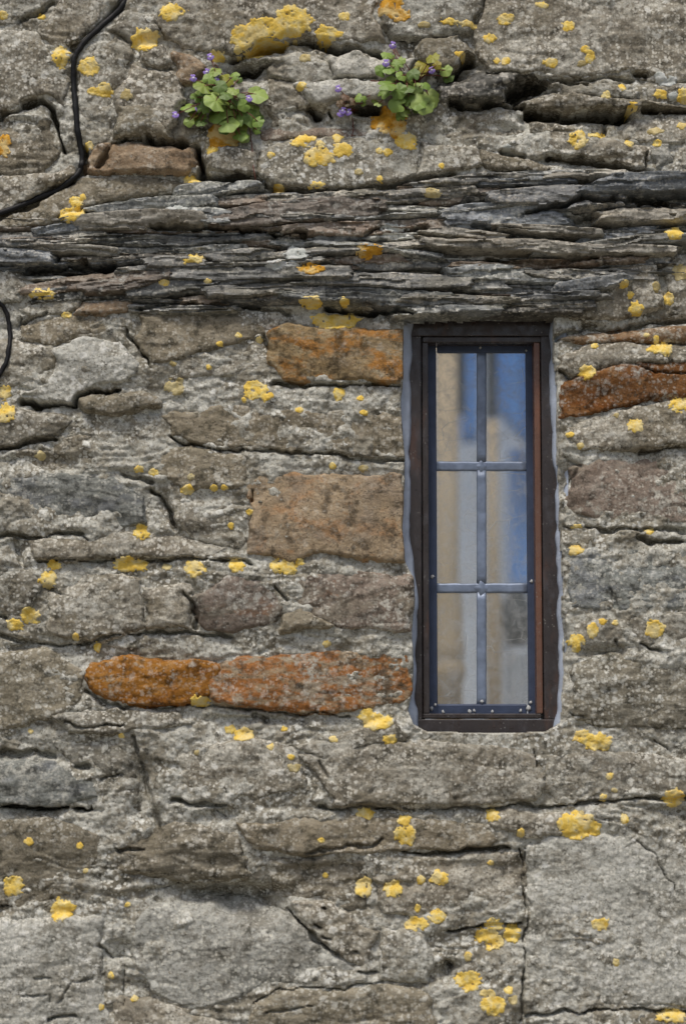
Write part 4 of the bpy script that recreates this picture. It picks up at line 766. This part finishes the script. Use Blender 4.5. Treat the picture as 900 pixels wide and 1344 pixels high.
BIG = [  # blobs, colour, label
 ([(325, 52, 20, 17), (350, 41, 24, 17), (384, 28, 24, 19), (336, 62, 16, 9)], 0, 'largest lichen patch, long and yellow, on the stone above the left purple flowered plant'),
 ([(227, 17, 16, 12)], 0, 'yellow lichen patch right of the black cable near the wall top'), ([(190, 52, 16, 15)], 0, 'squarish yellow lichen patch above the small pinkish brown stone'),
 ([(117, 88, 14, 11)], 0, 'yellow lichen patch touching the right side of the black cable'), ([(80, 74, 10, 14)], 0, 'ragged yellow lichen patch touching the left side of the black cable'),
 ([(136, 118, 10, 9), (122, 119, 6, 5)], 0, 'thin broken yellow lichen patch between the black cable and the grey boulder'), ([(432, 44, 15, 8), (424, 40, 8, 6)], 0, 'yellow lichen streak right of the largest lichen patch'),
 ([(512, 12, 14, 10), (524, 20, 14, 9), (520, 3, 8, 8)], 1, 'ragged orange lichen patch high above the right ivy leaved plant'), ([(290, 178, 17, 15), (302, 182, 10, 8)], 1, 'deep orange lichen patch under the leaves of the left plant'),
 ([(509, 158, 21, 17), (520, 164, 12, 14)], 1, 'deep orange lichen patch under the leaves of the right plant'), ([(534, 186, 14, 11)], 0, 'round yellow lichen patch just below the deep orange one'),
 ([(395, 187, 12, 9)], 0, 'yellow lichen patch under the trailing purple flowers'), ([(419, 208, 19, 12), (419, 193, 6, 6)], 0, 'broad yellow lichen patch with a knob, on the long grey stone above the slate'), ([(450, 198, 12, 9)], 0, 'yellow lichen patch right of the knobbed one above the slate'),
 ([(4, 190, 11, 14)], 1, 'orange lichen patch on the dark stone inside the cable bend'), ([(100, 266, 8, 7), (95, 283, 14, 9)], 0, 'yellow lichen pair between the black cable and the slate lintel'),
 ([(758, 184, 11, 10)], 0, 'squarish yellow lichen patch under the dark gap right of the plants'), ([(897, 125, 8, 9)], 0, 'orange yellow lichen patch on the pale speckled ledge'),
 ([(882, 310, 10, 9)], 0, 'yellow lichen patch at the blunt end of the slate lintel'), ([(893, 358, 9, 11)], 3, 'faded yellow lichen patch on the mortar below the end of the slate'),
 ([(485, 331, 14, 7), (482, 337, 8, 5)], 1, 'orange lichen patch in the middle of the slate lintel'), ([(407, 357, 15, 6)], 1, 'flat orange lichen patch on the slate beside white lichen spots'),
 ([(440, 420, 26, 10), (420, 416, 10, 7), (462, 414, 12, 6)], 0, 'wide yellow lichen patch on mortar above the ochre stone'), ([(410, 397, 12, 6)], 0, 'small wide lichen patch on the lower slate edge above the ochre stone'),
 ([(255, 343, 13, 6)], 0, 'greenish yellow lichen patch on a slate splinter'), ([(52, 386, 10, 5), (66, 387, 7, 6)], 0, 'double yellow lichen patch below the left end of the slate'),
 ([(335, 512, 15, 12), (351, 520, 7, 6)], 0, 'round yellow lichen patch below left of the ochre stone'), ([(9, 543, 11, 12)], 0, 'lower of two yellow lichen patches under the short cable loop'), ([(6, 515, 8, 8)], 0, 'upper of two yellow lichen patches under the short cable loop'),
 ([(229, 507, 12, 9)], 3, 'pale cream lichen patch below the whitish stone'), ([(186, 699, 10, 9)], 0, 'yellow lichen patch on the ledge right of the blue grey stone'), ([(165, 740, 15, 9), (184, 742, 8, 6)], 0, 'elongated yellow lichen patch in the row below the ledge'),
 ([(255, 746, 13, 10)], 0, 'oval yellow lichen patch in the row left of the tan stone'), ([(311, 743, 9, 9)], 0, 'yellow lichen patch at the lower left corner of the tan stone'), ([(366, 743, 11, 8), (380, 746, 9, 8)], 0, 'yellow lichen patch under the lower edge of the tan stone'),
 ([(70, 742, 8, 6)], 0, 'small lichen disc above a larger one near the grey ledge'), ([(64, 761, 11, 10)], 0, 'larger lichen disc below a smaller one near the grey ledge'), ([(20, 820, 11, 8)], 0, 'lower patch of a lichen pair above the dark undercut'), ([(40, 807, 11, 9)], 0, 'upper patch of a lichen pair above the dark undercut'),
 ([(770, 489, 9, 9)], 0, 'round yellow lichen patch above the orange stone right of the window'), ([(862, 459, 12, 6), (872, 459, 8, 8)], 0, 'broad lichen patch on the grey stone right of the window head'), ([(890, 532, 11, 9)], 0, 'yellow lichen patch below the orange stone, on pale mortar'), ([(833, 560, 10, 8)], 0, 'yellow lichen patch on the speckled mortar right of the window'),
 ([(757, 841, 10, 7), (757, 850, 5, 5)], 0, 'comma shaped lichen patch beside the window jamb'), ([(777, 828, 7, 10)], 0, 'upright lichen patch next to the comma shaped one'), ([(858, 826, 13, 12)], 0, 'large round lichen patch below the blue grey stone right of the window'),
 ([(262, 919, 11, 6)], 0, 'yellow lichen patch on the lower edge of the bright orange stone'), ([(302, 957, 7, 6)], 0, 'smaller of a lichen pair under the rust streaked stone'), ([(320, 963, 11, 8)], 0, 'larger of a lichen pair under the rust streaked stone'),
 ([(482, 940, 10, 8), (496, 948, 16, 10)], 0, 'bright lichen patch at the lower left of the window frame'), ([(512, 970, 8, 6)], 0, 'lichen disc just under the bright patch by the window frame'),
 ([(764, 966, 11, 8), (785, 973, 17, 11)], 0, 'double yellow lichen patch at the lower right of the window frame'), ([(480, 1067, 10, 7)], 0, 'yellow lichen patch in the joint under the sill stone'), ([(532, 1097, 13, 12), (531, 1077, 9, 6)], 0, 'round lichen patch capped by a smaller one below the sill stone'),
 ([(647, 1072, 9, 7)], 0, 'squarish lichen patch between the sill stone and the big grey block'), ([(760, 1085, 24, 16), (742, 1080, 12, 10)], 0, 'big yellow lichen patch on the top edge of the big grey block'), ([(884, 1047, 12, 12)], 0, 'yellow lichen patch in the dark joint above the big grey block'),
 ([(18, 1163, 13, 13)], 0, 'neat round yellow lichen disc on the laminated grey stone'), ([(82, 1194, 15, 13)], 0, 'yellow lichen disc on the edge between the laminated and the whitish stone'),
 ([(478, 1165, 10, 12)], 0, 'lichen disc with a drooping tail under the dark ledge'), ([(515, 1167, 11, 11)], 0, 'rounder lichen disc beside the one with a drooping tail'), ([(577, 1153, 10, 9)], 0, 'single lichen disc left of the upper corner of the big grey block'),
 ([(546, 1213, 14, 9), (573, 1203, 10, 8)], 0, 'lobed yellow lichen patch left of the big grey block'), ([(648, 1214, 10, 8), (648, 1236, 12, 12), (634, 1228, 10, 9)], 0, 'cloverlike cluster of lichen lobes beside the big grey block'), ([(672, 1226, 11, 11)], 0, 'lichen lobe with a dark pit beside the cloverlike cluster'),
 ([(615, 1288, 16, 14)], 0, 'large round lichen patch right of the small black pit'), ([(647, 1320, 15, 13), (640, 1303, 8, 6)], 0, 'lowest large lichen patch left of the big grey block'), ([(788, 1212, 11, 7)], 0, 'lone lichen patch in the middle of the big grey block'), ([(388, 334, 13, 9)], 2, 'whitish lichen patch in the middle of the slate lintel'), ([(365, 351, 12, 6), (384, 350, 8, 4)], 2, 'flat whitish lichen patch low on the slate left of an orange one'), ([(517, 301, 14, 5)], 2, 'thin whitish lichen streak on the slate above the window'),
 ([(875, 107, 11, 7), (866, 100, 6, 5)], 2, 'crumbly white lichen on the speckled ledge below the big upper stone'), ([(883, 126, 6, 5)], 2, 'white lichen dot between two yellow patches on the ledge'), ([(665, 193, 5, 5)], 2, 'single white lichen dot on the brown ledge stone'),
 ([(234, 277, 10, 3)], 2, 'thin white lichen streak at the upper left of the slate'),
 ([(880, 1336, 17, 8)], 0, 'lichen patch on the joint under the big grey block'),
]
SPOTS = [(167, 128, 8, 7), (285, 73, 8, 6), (278, 197, 7, 5), (443, 181, 6, 6), (252, 236, 8, 5), (366, 247, 6, 5), (417, 244, 9, 3), (567, 256, 10, 5), (664, 25, 10, 8), (745, 34, 8, 7), (643, 50, 8, 6), (722, 82, 9, 6), (767, 66, 5, 5), (774, 76, 6, 8), (763, 84, 6, 4),
 (664, 81, 6, 5), (652, 80, 4, 4), (816, 115, 4, 6), (795, 126, 5, 4), (866, 124, 8, 5), (829, 140, 5, 4), (860, 172, 9, 5), (894, 165, 6, 4), (825, 188, 5, 4), (862, 188, 5, 4), (783, 176, 8, 3), (833, 405, 9, 7), (878, 392, 5, 7), (860, 377, 5, 6), (817, 375, 5, 4), (452, 397, 5, 4), (88, 414, 5, 4),
 (217, 374, 5, 3), (274, 372, 4, 3), (445, 517, 7, 8), (52, 597, 6, 5), (246, 643, 7, 6), (202, 620, 5, 4), (183, 615, 5, 4), (394, 738, 5, 4), (755, 721, 8, 6), (790, 816, 5, 4), (387, 1008, 7, 6), (683, 1093, 5, 5), (39, 1104, 6, 5), (105, 1110, 4, 4), (552, 1155, 5, 5), (614, 1256, 5, 5), (667, 1300, 5, 5), (673, 1312, 6, 6),
 (808, 1263, 4, 5), (145, 1281, 4, 4), (177, 1311, 4, 4), (133, 1322, 3, 4), (799, 1018, 5, 4), (791, 1047, 4, 4), (805, 1037, 4, 3), (5, 20, 6, 5), (54, 20, 5, 4), (110, 260, 4, 4), (117, 190, 5, 4), (410, 181, 4, 4), (498, 198, 4, 4), (471, 227, 5, 4), (498, 235, 4, 4), (356, 205, 5, 4), (509, 200, 5, 5), (579, 219, 4, 3), (452, 21, 7, 5), (710, 7, 8, 4),
 (400, 76, 7, 5), (396, 113, 6, 5), (428, 845, 5, 4), (100, 836, 4, 4), (127, 849, 4, 6), (219, 744, 5, 4), (281, 640, 4, 4), (251, 626, 4, 4), (295, 640, 4, 3), (327, 672, 4, 4), (303, 690, 3, 4), (477, 542, 5, 3), (393, 538, 5, 3), (437, 611, 4, 4), (477, 614, 5, 4), (473, 522, 4, 3), (320, 525, 3, 3), (288, 451, 4, 3), (313, 440, 4, 3), (340, 445, 4, 4), (275, 482, 3, 3), (228, 478, 4, 3),
 (382, 994, 4, 3), (355, 980, 4, 4), (437, 970, 5, 3), (372, 956, 4, 3), (160, 966, 3, 3), (40, 960, 3, 3), (258, 988, 3, 3), (422, 1103, 4, 4), (427, 1150, 3, 3), (167, 1188, 3, 3), (113, 1143, 3, 3), (548, 1192, 4, 5), (819, 1075, 4, 7), (762, 1068, 3, 3), (644, 1133, 4, 3), (806, 818, 4, 3), (758, 690, 6, 3), (852, 698, 5, 3), (761, 585, 4, 4), (748, 570, 4, 3), (808, 545, 3, 3), (888, 1330, 5, 5), (780, 455, 4, 3), (847, 440, 4, 3), (860, 445, 3, 5), (826, 388, 4, 5), (602, 73, 6, 4), (556, 34, 7, 4), (590, 30, 12, 4), (612, 33, 10, 4)]
ls = 1.25
ZONES = [(290, 190, 45, 'under the left purple flowered plant'), (520, 130, 75, 'beside the plant above the deep orange lichen'), (60, 120, 90, 'left of the long black cable'), (160, 130, 60, 'between the long black cable and the grey boulder'), (650, 60, 90, 'on the big stone right of the plants'), (780, 80, 70, 'on the underside of the big upper right stone'),
 (850, 170, 80, 'around the dark gaps right of the plants'), (420, 210, 90, 'on the long grey stone above the slate'), (250, 360, 110, 'on the left half of the slate lintel'), (560, 270, 110, 'on the right half of the slate lintel'), (850, 390, 70, 'on the mortar under the blunt slate end'), (280, 460, 80, 'on the rough stone left of the ochre stone'), (90, 420, 60, 'on the thin stones under the left slate end'),
 (430, 540, 80, 'between the ochre stone and the tan stone'), (220, 630, 80, 'on the rough stones left of the tan stone'), (60, 600, 60, 'on the dark laminated stone above the blue grey one'), (340, 740, 90, 'around the foot of the tan stone'), (110, 850, 70, 'above the bright orange stone'), (420, 850, 60, 'above the rust streaked stone'), (830, 470, 70, 'around the orange stone right of the window'), (780, 570, 60, 'on the speckled mortar beside the window'), (790, 710, 80, 'on the blue grey stone right of the window'), (800, 820, 60, 'beside the comma shaped lichen patch'),
 (370, 980, 90, 'under the rust streaked stone'), (150, 975, 110, 'under the bright orange stone'), (800, 1040, 80, 'on the stones right of the window sill'), (80, 1110, 80, 'on the laminated stone with round lichen discs'), (430, 1120, 80, 'on the dark ledge below the sill stone'), (570, 1170, 70, 'beside the lichen disc with a drooping tail'), (650, 1280, 60, 'beside the lowest large lichen patches'), (800, 1240, 120, 'on the big grey block'), (150, 1300, 80, 'on the whitish stones at the wall foot'), (690, 1110, 60, 'at the top corner of the big grey block'), (460, 20, 60, 'beside the largest lichen patch'), (580, 30, 60, 'in the greenish film above the smooth wedge stone'), (285, 90, 60, 'above the left purple flowered plant')]
def spot_label(u, v):
    z = min(ZONES, key=lambda q: math.hypot(u - q[0], v - q[1]) / q[2]); return 'small yellow lichen spot ' + z[3]
def lichen(blobs, hue, label, n):
    bb = np.array([(x - a * 1.5, y - b * 1.5, x + a * 1.5, y + b * 1.5) for x, y, a, b in blobs]); x0, y0 = bb[:, :2].min(0); x1, y1 = bb[:, 2:].max(0)
    st = min(ls, (x1 - x0) / 14)
    u, v = np.meshgrid(np.arange(x0, x1, st), np.arange(y0, y1, st)); msk = np.full(u.shape, -9.0)
    am = min(1.0, 0.085 * min(b[2] for b in blobs))
    wu = u + am * (2.2 * fbm(u, v, 9, 9, 2, n) + 1.7 * vnoise(u / 3.0, v / 3.0, n + 6)); wv = v + am * (2.2 * fbm(u, v, 9, 9, 2, n + 20) + 1.7 * vnoise(u / 3.0, v / 3.0, n + 9))
    for x, y, a, b in blobs:
        th = np.arctan2((wv - y) / b, (wu - x) / a)
        R = 1.04 + 0.06 * np.sin(3 * th + n) + 0.05 * np.sin(8 * th + 2.3 * n) + 0.03 * np.sin(13 * th + n)
        msk = np.maximum(msk, (R - np.hypot((wu - x) / a, (wv - y) / b)) * min(a, b))
    msk = msk + (1.1 * vnoise(u / 1.9, v / 1.9, n + 77) if max(b[2] for b in blobs) > 7 else 0.4 * vnoise(u / 1.6, v / 1.6, n + 77))
    # small gaps where the stone shows through
    if max(b[2] for b in blobs) > 9: msk = np.minimum(msk, 7 * (0.72 - vnoise(u / 3.4, v / 3.4, n + 31)) + 0.3)
    t = 0.55 * sstep(msk, 0, 1.6) + 0.35 * vnoise(u / 2.6, v / 2.6, n + 4) + 0.3 * vnoise(u / 6, v / 6, n + 5)
    h = surf(u, v, Hl) + np.where(msk > 0, 0.45 + t, 0.45 + msk * 1.6)
    X, Z = wall_xz(u, v); k = cells(msk > -1.0)
    if k.sum() < 2: return
    cx = float(X.mean()); cz = float(Z.mean()); cy = -float(h[msk > 0].mean()) / 1000 if (msk > 0).any() else 0.0
    o = link('lichen_patch', grid_mesh('lichen_patch', X, -h / 1000, Z, k, (cx, cy, cz)), m_li[hue], None, (cx, cy, cz))
    tag(o, label, 'lichen', LG)
for n, (bl, hue, lab) in enumerate(BIG): lichen(bl, hue, lab, n + 1)
for n, sp in enumerate(SPOTS): lichen([sp], 0 if n % 7 else 3, spot_label(sp[0], sp[1]), n + 100)

# ------------------------------------------------------------------ cables
m_cable = simple('black_rubber', (20, 20, 22), 0.55, 0.3, 120, 0.3, 0.5)
def cable(pts, r, label):
    pts = np.array(pts, float); t = []
    for i in range(len(pts) - 1):
        p0, p1, p2, p3 = pts[max(i - 1, 0)], pts[i], pts[i + 1], pts[min(i + 2, len(pts) - 1)]
        for s in np.arange(0, 1, 0.1): t.append(0.5 * ((2 * p1) + (p2 - p0) * s + (2 * p0 - 5 * p1 + 4 * p2 - p3) * s * s + (3 * p1 - p0 - 3 * p2 + p3) * s ** 3))
    t = np.array(t + [pts[-1]]); w = np.arange(len(t)); t = t + np.stack([0.35 * np.sin(w * .5) + .3 * np.sin(w * 1.3), 0.35 * np.sin(w * .6 + 2)], 1); h = np.max([surf(t[:, 0] + dx, t[:, 1] + dy) for dx in (-2, 0, 2) for dy in (-2, 0, 2)], 0)
    k = np.ones(9) / 9; h = np.convolve(np.pad(h, 4, 'edge'), k, 'valid')
    p = [tuple(P(a, b, 0) + Vector((0, -(hh + r * 0.55) / 1000, 0))) for (a, b), hh in zip(t, h)]
    o = MB().tube(p, [r / 1000 * (1 + 0.06 * math.sin(i * .7) + 0.05 * math.sin(i * 2.1)) for i in range(len(p))], 12).build('cable', m_cable, None, smooth=True, origin=p[len(p) // 2])
    tag(o, label, 'cable')
cable([(182, -66), (171, -22), (158, 8), (128, 38), (104, 64), (97, 84), (97, 112), (101, 160), (107, 205), (104, 222), (88, 240), (50, 258), (0, 280), (-40, 298), (-66, 306)], 3.9, 'long black cable running down the wall and bending left above the slate')
cable([(-66, 360), (-30, 370), (-5, 392), (9, 412), (13, 440), (11, 468), (2, 490), (-12, 510), (-30, 540), (-66, 570)], 3.0, 'short loop of thinner black cable beside the whitish stone')

# ------------------------------------------------------------------ ivy leaved plants rooted in the joints
def leaf_mat(name, cols):
    b = NB(name); oi = b.n('ShaderNodeObjectInfo'); t = b.n('ShaderNodeTexCoord').outputs['Object']
    c = b.ramp(oi.outputs['Random'], [(i / (len(cols) - 1), srgb(*q)) for i, q in enumerate(cols)])
    c = b.mix(b.step(b.noise(t, 90, 4), 0.4, 0.7, 0, 0.35), c, srgb(150, 164, 96))
    b.bsdf(c, 0.45, b.noise(t, 260, 3), 0.25, 0.001, 0.4, Subsurface_Weight=0.0)
    return b.m
m_leaf = leaf_mat('leaf_green', [(74, 100, 36), (102, 130, 50), (124, 150, 64), (142, 162, 84), (112, 128, 44)])
m_leaf_y = leaf_mat('leaf_yellowing', [(150, 128, 34), (128, 132, 40), (136, 120, 30)])
m_leaf_r = leaf_mat('leaf_reddish', [(96, 58, 54), (84, 62, 48), (96, 84, 50)])
m_stem = simple('red_stem', (112, 66, 56), 0.6, 0.2, 90)
m_petal = simple('violet_petal', (142, 118, 190), 0.6, 0.22, 300); m_lip = simple('pale_lip', (214, 204, 226), 0.6, 0.05, 200)
def leaf_mesh(seed):
    r = random.Random(seed); m = MB(); n = 36; rings = (0.0, 0.35, 0.7, 1.0)
    lob = r.choice([5, 5, 6, 7]); ph = r.uniform(-.2, .2)
    for q, f in enumerate(rings):
        for i in range(n if q else 1):
            th = 2 * math.pi * i / n
            R = 0.92 + 0.075 * math.cos(lob * (th + ph)) * (0.9 if abs(math.sin(th / 2)) > .3 else .5)
            R *= 1 - 0.45 * math.exp(-((math.pi - th) / 0.26) ** 2)        # notch where the stalk joins
            R = R + 0.03 * math.sin(3 * th + seed)
            x, y = f * R * math.cos(th), f * R * math.sin(th)
            z = -0.26 * f * f + 0.07 * f * abs(math.sin(lob * th / 2)) + 0.05 * f * math.cos(lob * th + 1.5) + 0.03 * math.sin(seed + 3 * x)
            m.v.append((x, y, z))
    for i in range(n): m.f.append([0, 1 + i, 1 + (i + 1) % n])
    for q in range(len(rings) - 2):
        for i in range(n):
            a = 1 + q * n; j = (i + 1) % n; m.f.append([a + i, a + n + i, a + n + j, a + j])
    me = bpy.data.meshes.new('leaf'); me.from_pydata(m.v, [], m.f); me.update()
    me.polygons.foreach_set('use_smooth', [True] * len(me.polygons)); return me
LEAVES = {k: [leaf_mesh(s + 10 * j) for s in range(4)] for j, k in enumerate(('g', 'y', 'r'))}
for k, mt in (('g', m_leaf), ('y', m_leaf_y), ('r', m_leaf_r)):
    for me in LEAVES[k]: me.materials.append(mt)
def flower_meshes():
    a = MB()
    for (th, ln, wd) in ((65, 1.0, .36), (115, 1.0, .36), (-35, .95, .5), (-90, 1.0, .55), (-145, .95, .5)):
        t = math.radians(th); d = Vector((math.cos(t), math.sin(t), 0)); s = Vector((-d.y, d.x, 0)); b = len(a.v)
        for f, w, z in ((.12, .12, .1), (.5, wd * .8, .22), (.85, wd * .8, .12), (1, wd * .4, -.05)):
            a.v += [tuple(d * ln * f - s * w + Vector((0, 0, z))), tuple(d * ln * f + Vector((0, 0, z + .06))), tuple(d * ln * f + s * w + Vector((0, 0, z)))]
        for i in range(3):
            for j in range(2): q = b + i * 3 + j; a.f.append([q, q + 3, q + 4, q + 1])
    c = MB().lathe([(.05, 0), (.34, .12), (.36, .3), (.2, .46), (.04, .5)], (0, -.12, 0), 10)
    return a, c
fa, fc = flower_meshes()
me_fl = bpy.data.meshes.new('flower'); me_fl.from_pydata(fa.v, [], fa.f); me_fl.materials.append(m_petal)
me_th = bpy.data.meshes.new('throat'); me_th.from_pydata(fc.v, [], fc.f); me_th.materials.append(m_lip)
for me in (me_fl, me_th): me.update(); me.polygons.foreach_set('use_smooth', [True] * len(me.polygons))
def plant(name, root, leaves, flowers, trails, label, seed):
    r = random.Random(seed); base = P(*root, 0.0); base.y = -float(surf(*root)) / 1000
    e = empty(name, base, label, 'plant', 'wall plants in the upper joints')
    st = MB()
    leaves = leaves + [(u + r.uniform(-7, 7), v + r.uniform(-7, 7), rad * r.uniform(.6, .9), k) for u, v, rad, k in leaves]; nl = len(leaves) // 2
    for i, (u, v, rad, k) in enumerate(leaves):
        lift = 8 + r.uniform(4, 26) * (0.4 + 0.6 * math.exp(-((u - root[0]) ** 2 + (v - root[1]) ** 2) / 1800))
        if i >= nl: lift *= 0.45
        c = P(u, v, 0.0); c.y = -(float(max(surf(u, v), -8)) + lift) / 1000
        o = link('leaf', LEAVES[k][i % 4], None, e, c - base)
        o.scale = (rad / 1000 * r.uniform(1.15, 1.42),) * 2 + (rad / 1000,)
        n = Vector((r.uniform(-.55, .55), -1, r.uniform(.0, .95))).normalized()
        q = n.to_track_quat('Z', 'Y') @ Matrix.Rotation(r.uniform(0, 6.28), 4, 'Z').to_quaternion()
        o.rotation_mode = 'QUATERNION'; o.rotation_quaternion = q
        s0 = Vector((base.x + r.uniform(-.012, .012), base.y + .004, base.z + r.uniform(-.006, .006))); mid = (s0 + c) / 2 + Vector((r.uniform(-.004, .004), -.006, r.uniform(-.002, .008)))
        st.tube([s0, (s0 + mid) / 2, mid, (mid + c) / 2 + Vector((0, -.001, .001)), c + n * -.0005], 0.0007, 5)
    for u, v in flowers:
        c = P(u, v, 0.0); c.y = -(float(max(surf(u, v), -5)) + r.uniform(12, 20)) / 1000
        o = link('flower', me_fl, None, e, c - base); o.scale = (0.0056,) * 3
        o.rotation_mode = 'QUATERNION'; o.rotation_quaternion = Vector((r.uniform(-.4, .4), -1, r.uniform(0, .4))).normalized().to_track_quat('Z', 'Y') @ Matrix.Rotation(r.uniform(-.4, .4), 4, 'Z').to_quaternion()
        link('throat', me_th, None, o)
        st.tube([Vector((base.x + r.uniform(-.01, .01), base.y, base.z)), (base + c) / 2 + Vector((0, -.006, .004)), c], 0.0006, 5)
    for tr in trails:
        pts = [];
        for i, (u, v) in enumerate(tr):
            p = P(u, v, 0); p.y = -(float(surf(u, v)) + 2.5) / 1000; pts.append(p)
        st.tube(pts, 0.0007, 5)
    st.build('stem', m_stem, e, smooth=True)
    for v in e.children[-1].data.vertices: v.co -= base
L1 = [(269, 118, 12), (283, 97, 8), (309, 104, 6), (290, 120, 8), (285, 140, 13), (287, 152, 12), (248, 143, 9), (259, 131, 8), (264, 161, 8), (249, 163, 7), (314, 133, 9), (337, 125, 13), (331, 152, 14), (300, 167, 12), (310, 161, 10), (316, 178, 9), (307, 125, 7), (298, 133, 8), (320, 157, 8), (339, 163, 7), (273, 133, 9), (276, 108, 8), (302, 146, 9), (295, 112, 7), (268, 146, 7), (321, 143, 7)]
plant('ivy_leaved_plant', (293, 132), [(u, v, r, 'g') for u, v, r in L1] + [(298, 106, 10, 'y'), (254, 152, 6, 'y')], [(272, 97), (255, 108), (284, 107), (327, 132), (261, 145), (232, 157), (277, 79)],
      [[(325, 150), (328, 170), (331, 195), (333, 222), (338, 250)], [(300, 110), (285, 85), (277, 79)]], 'bushy green trailing plant with violet flowers and a long hanging red stem', 21)
L2 = [(520, 89, 8), (500, 99, 8), (509, 98, 7), (507, 120, 10), (522, 126, 10), (520, 142, 11), (534, 122, 9), (541, 104, 8), (546, 138, 13), (554, 141, 12), (563, 130, 13), (584, 95, 8), (530, 148, 9), (496, 138, 5), (558, 118, 7), (526, 105, 6), (507, 78, 6), (512, 110, 7), (545, 118, 8), (535, 136, 8)]
plant('ivy_leaved_plant', (540, 112), [(u, v, r, 'g') for u, v, r in L2] + [(556, 88, 10, 'y'), (566, 83, 8, 'y'), (550, 96, 8, 'y')], [(506, 89), (566, 95), (515, 62)], [[(540, 100), (520, 106), (500, 108), (486, 107)], [(530, 95), (520, 78), (515, 62)]],
      'bushy green trailing plant above deep orange lichen, with rounder leaves and few flowers', 22)
plant('ivy_leaved_plant', (462, 140), [(453, 132, 6, 'r'), (462, 136, 5, 'r'), (470, 134, 5, 'g'), (447, 140, 5, 'r'), (456, 146, 5, 'r'), (478, 136, 4, 'g')], [(444, 124), (450, 149), (457, 150), (447, 152)], [[(462, 150), (464, 165), (462, 178)], [(470, 130), (485, 128), (497, 132)]],
      'sparse reddish seedling with violet flowers between the two bushy plants', 23)
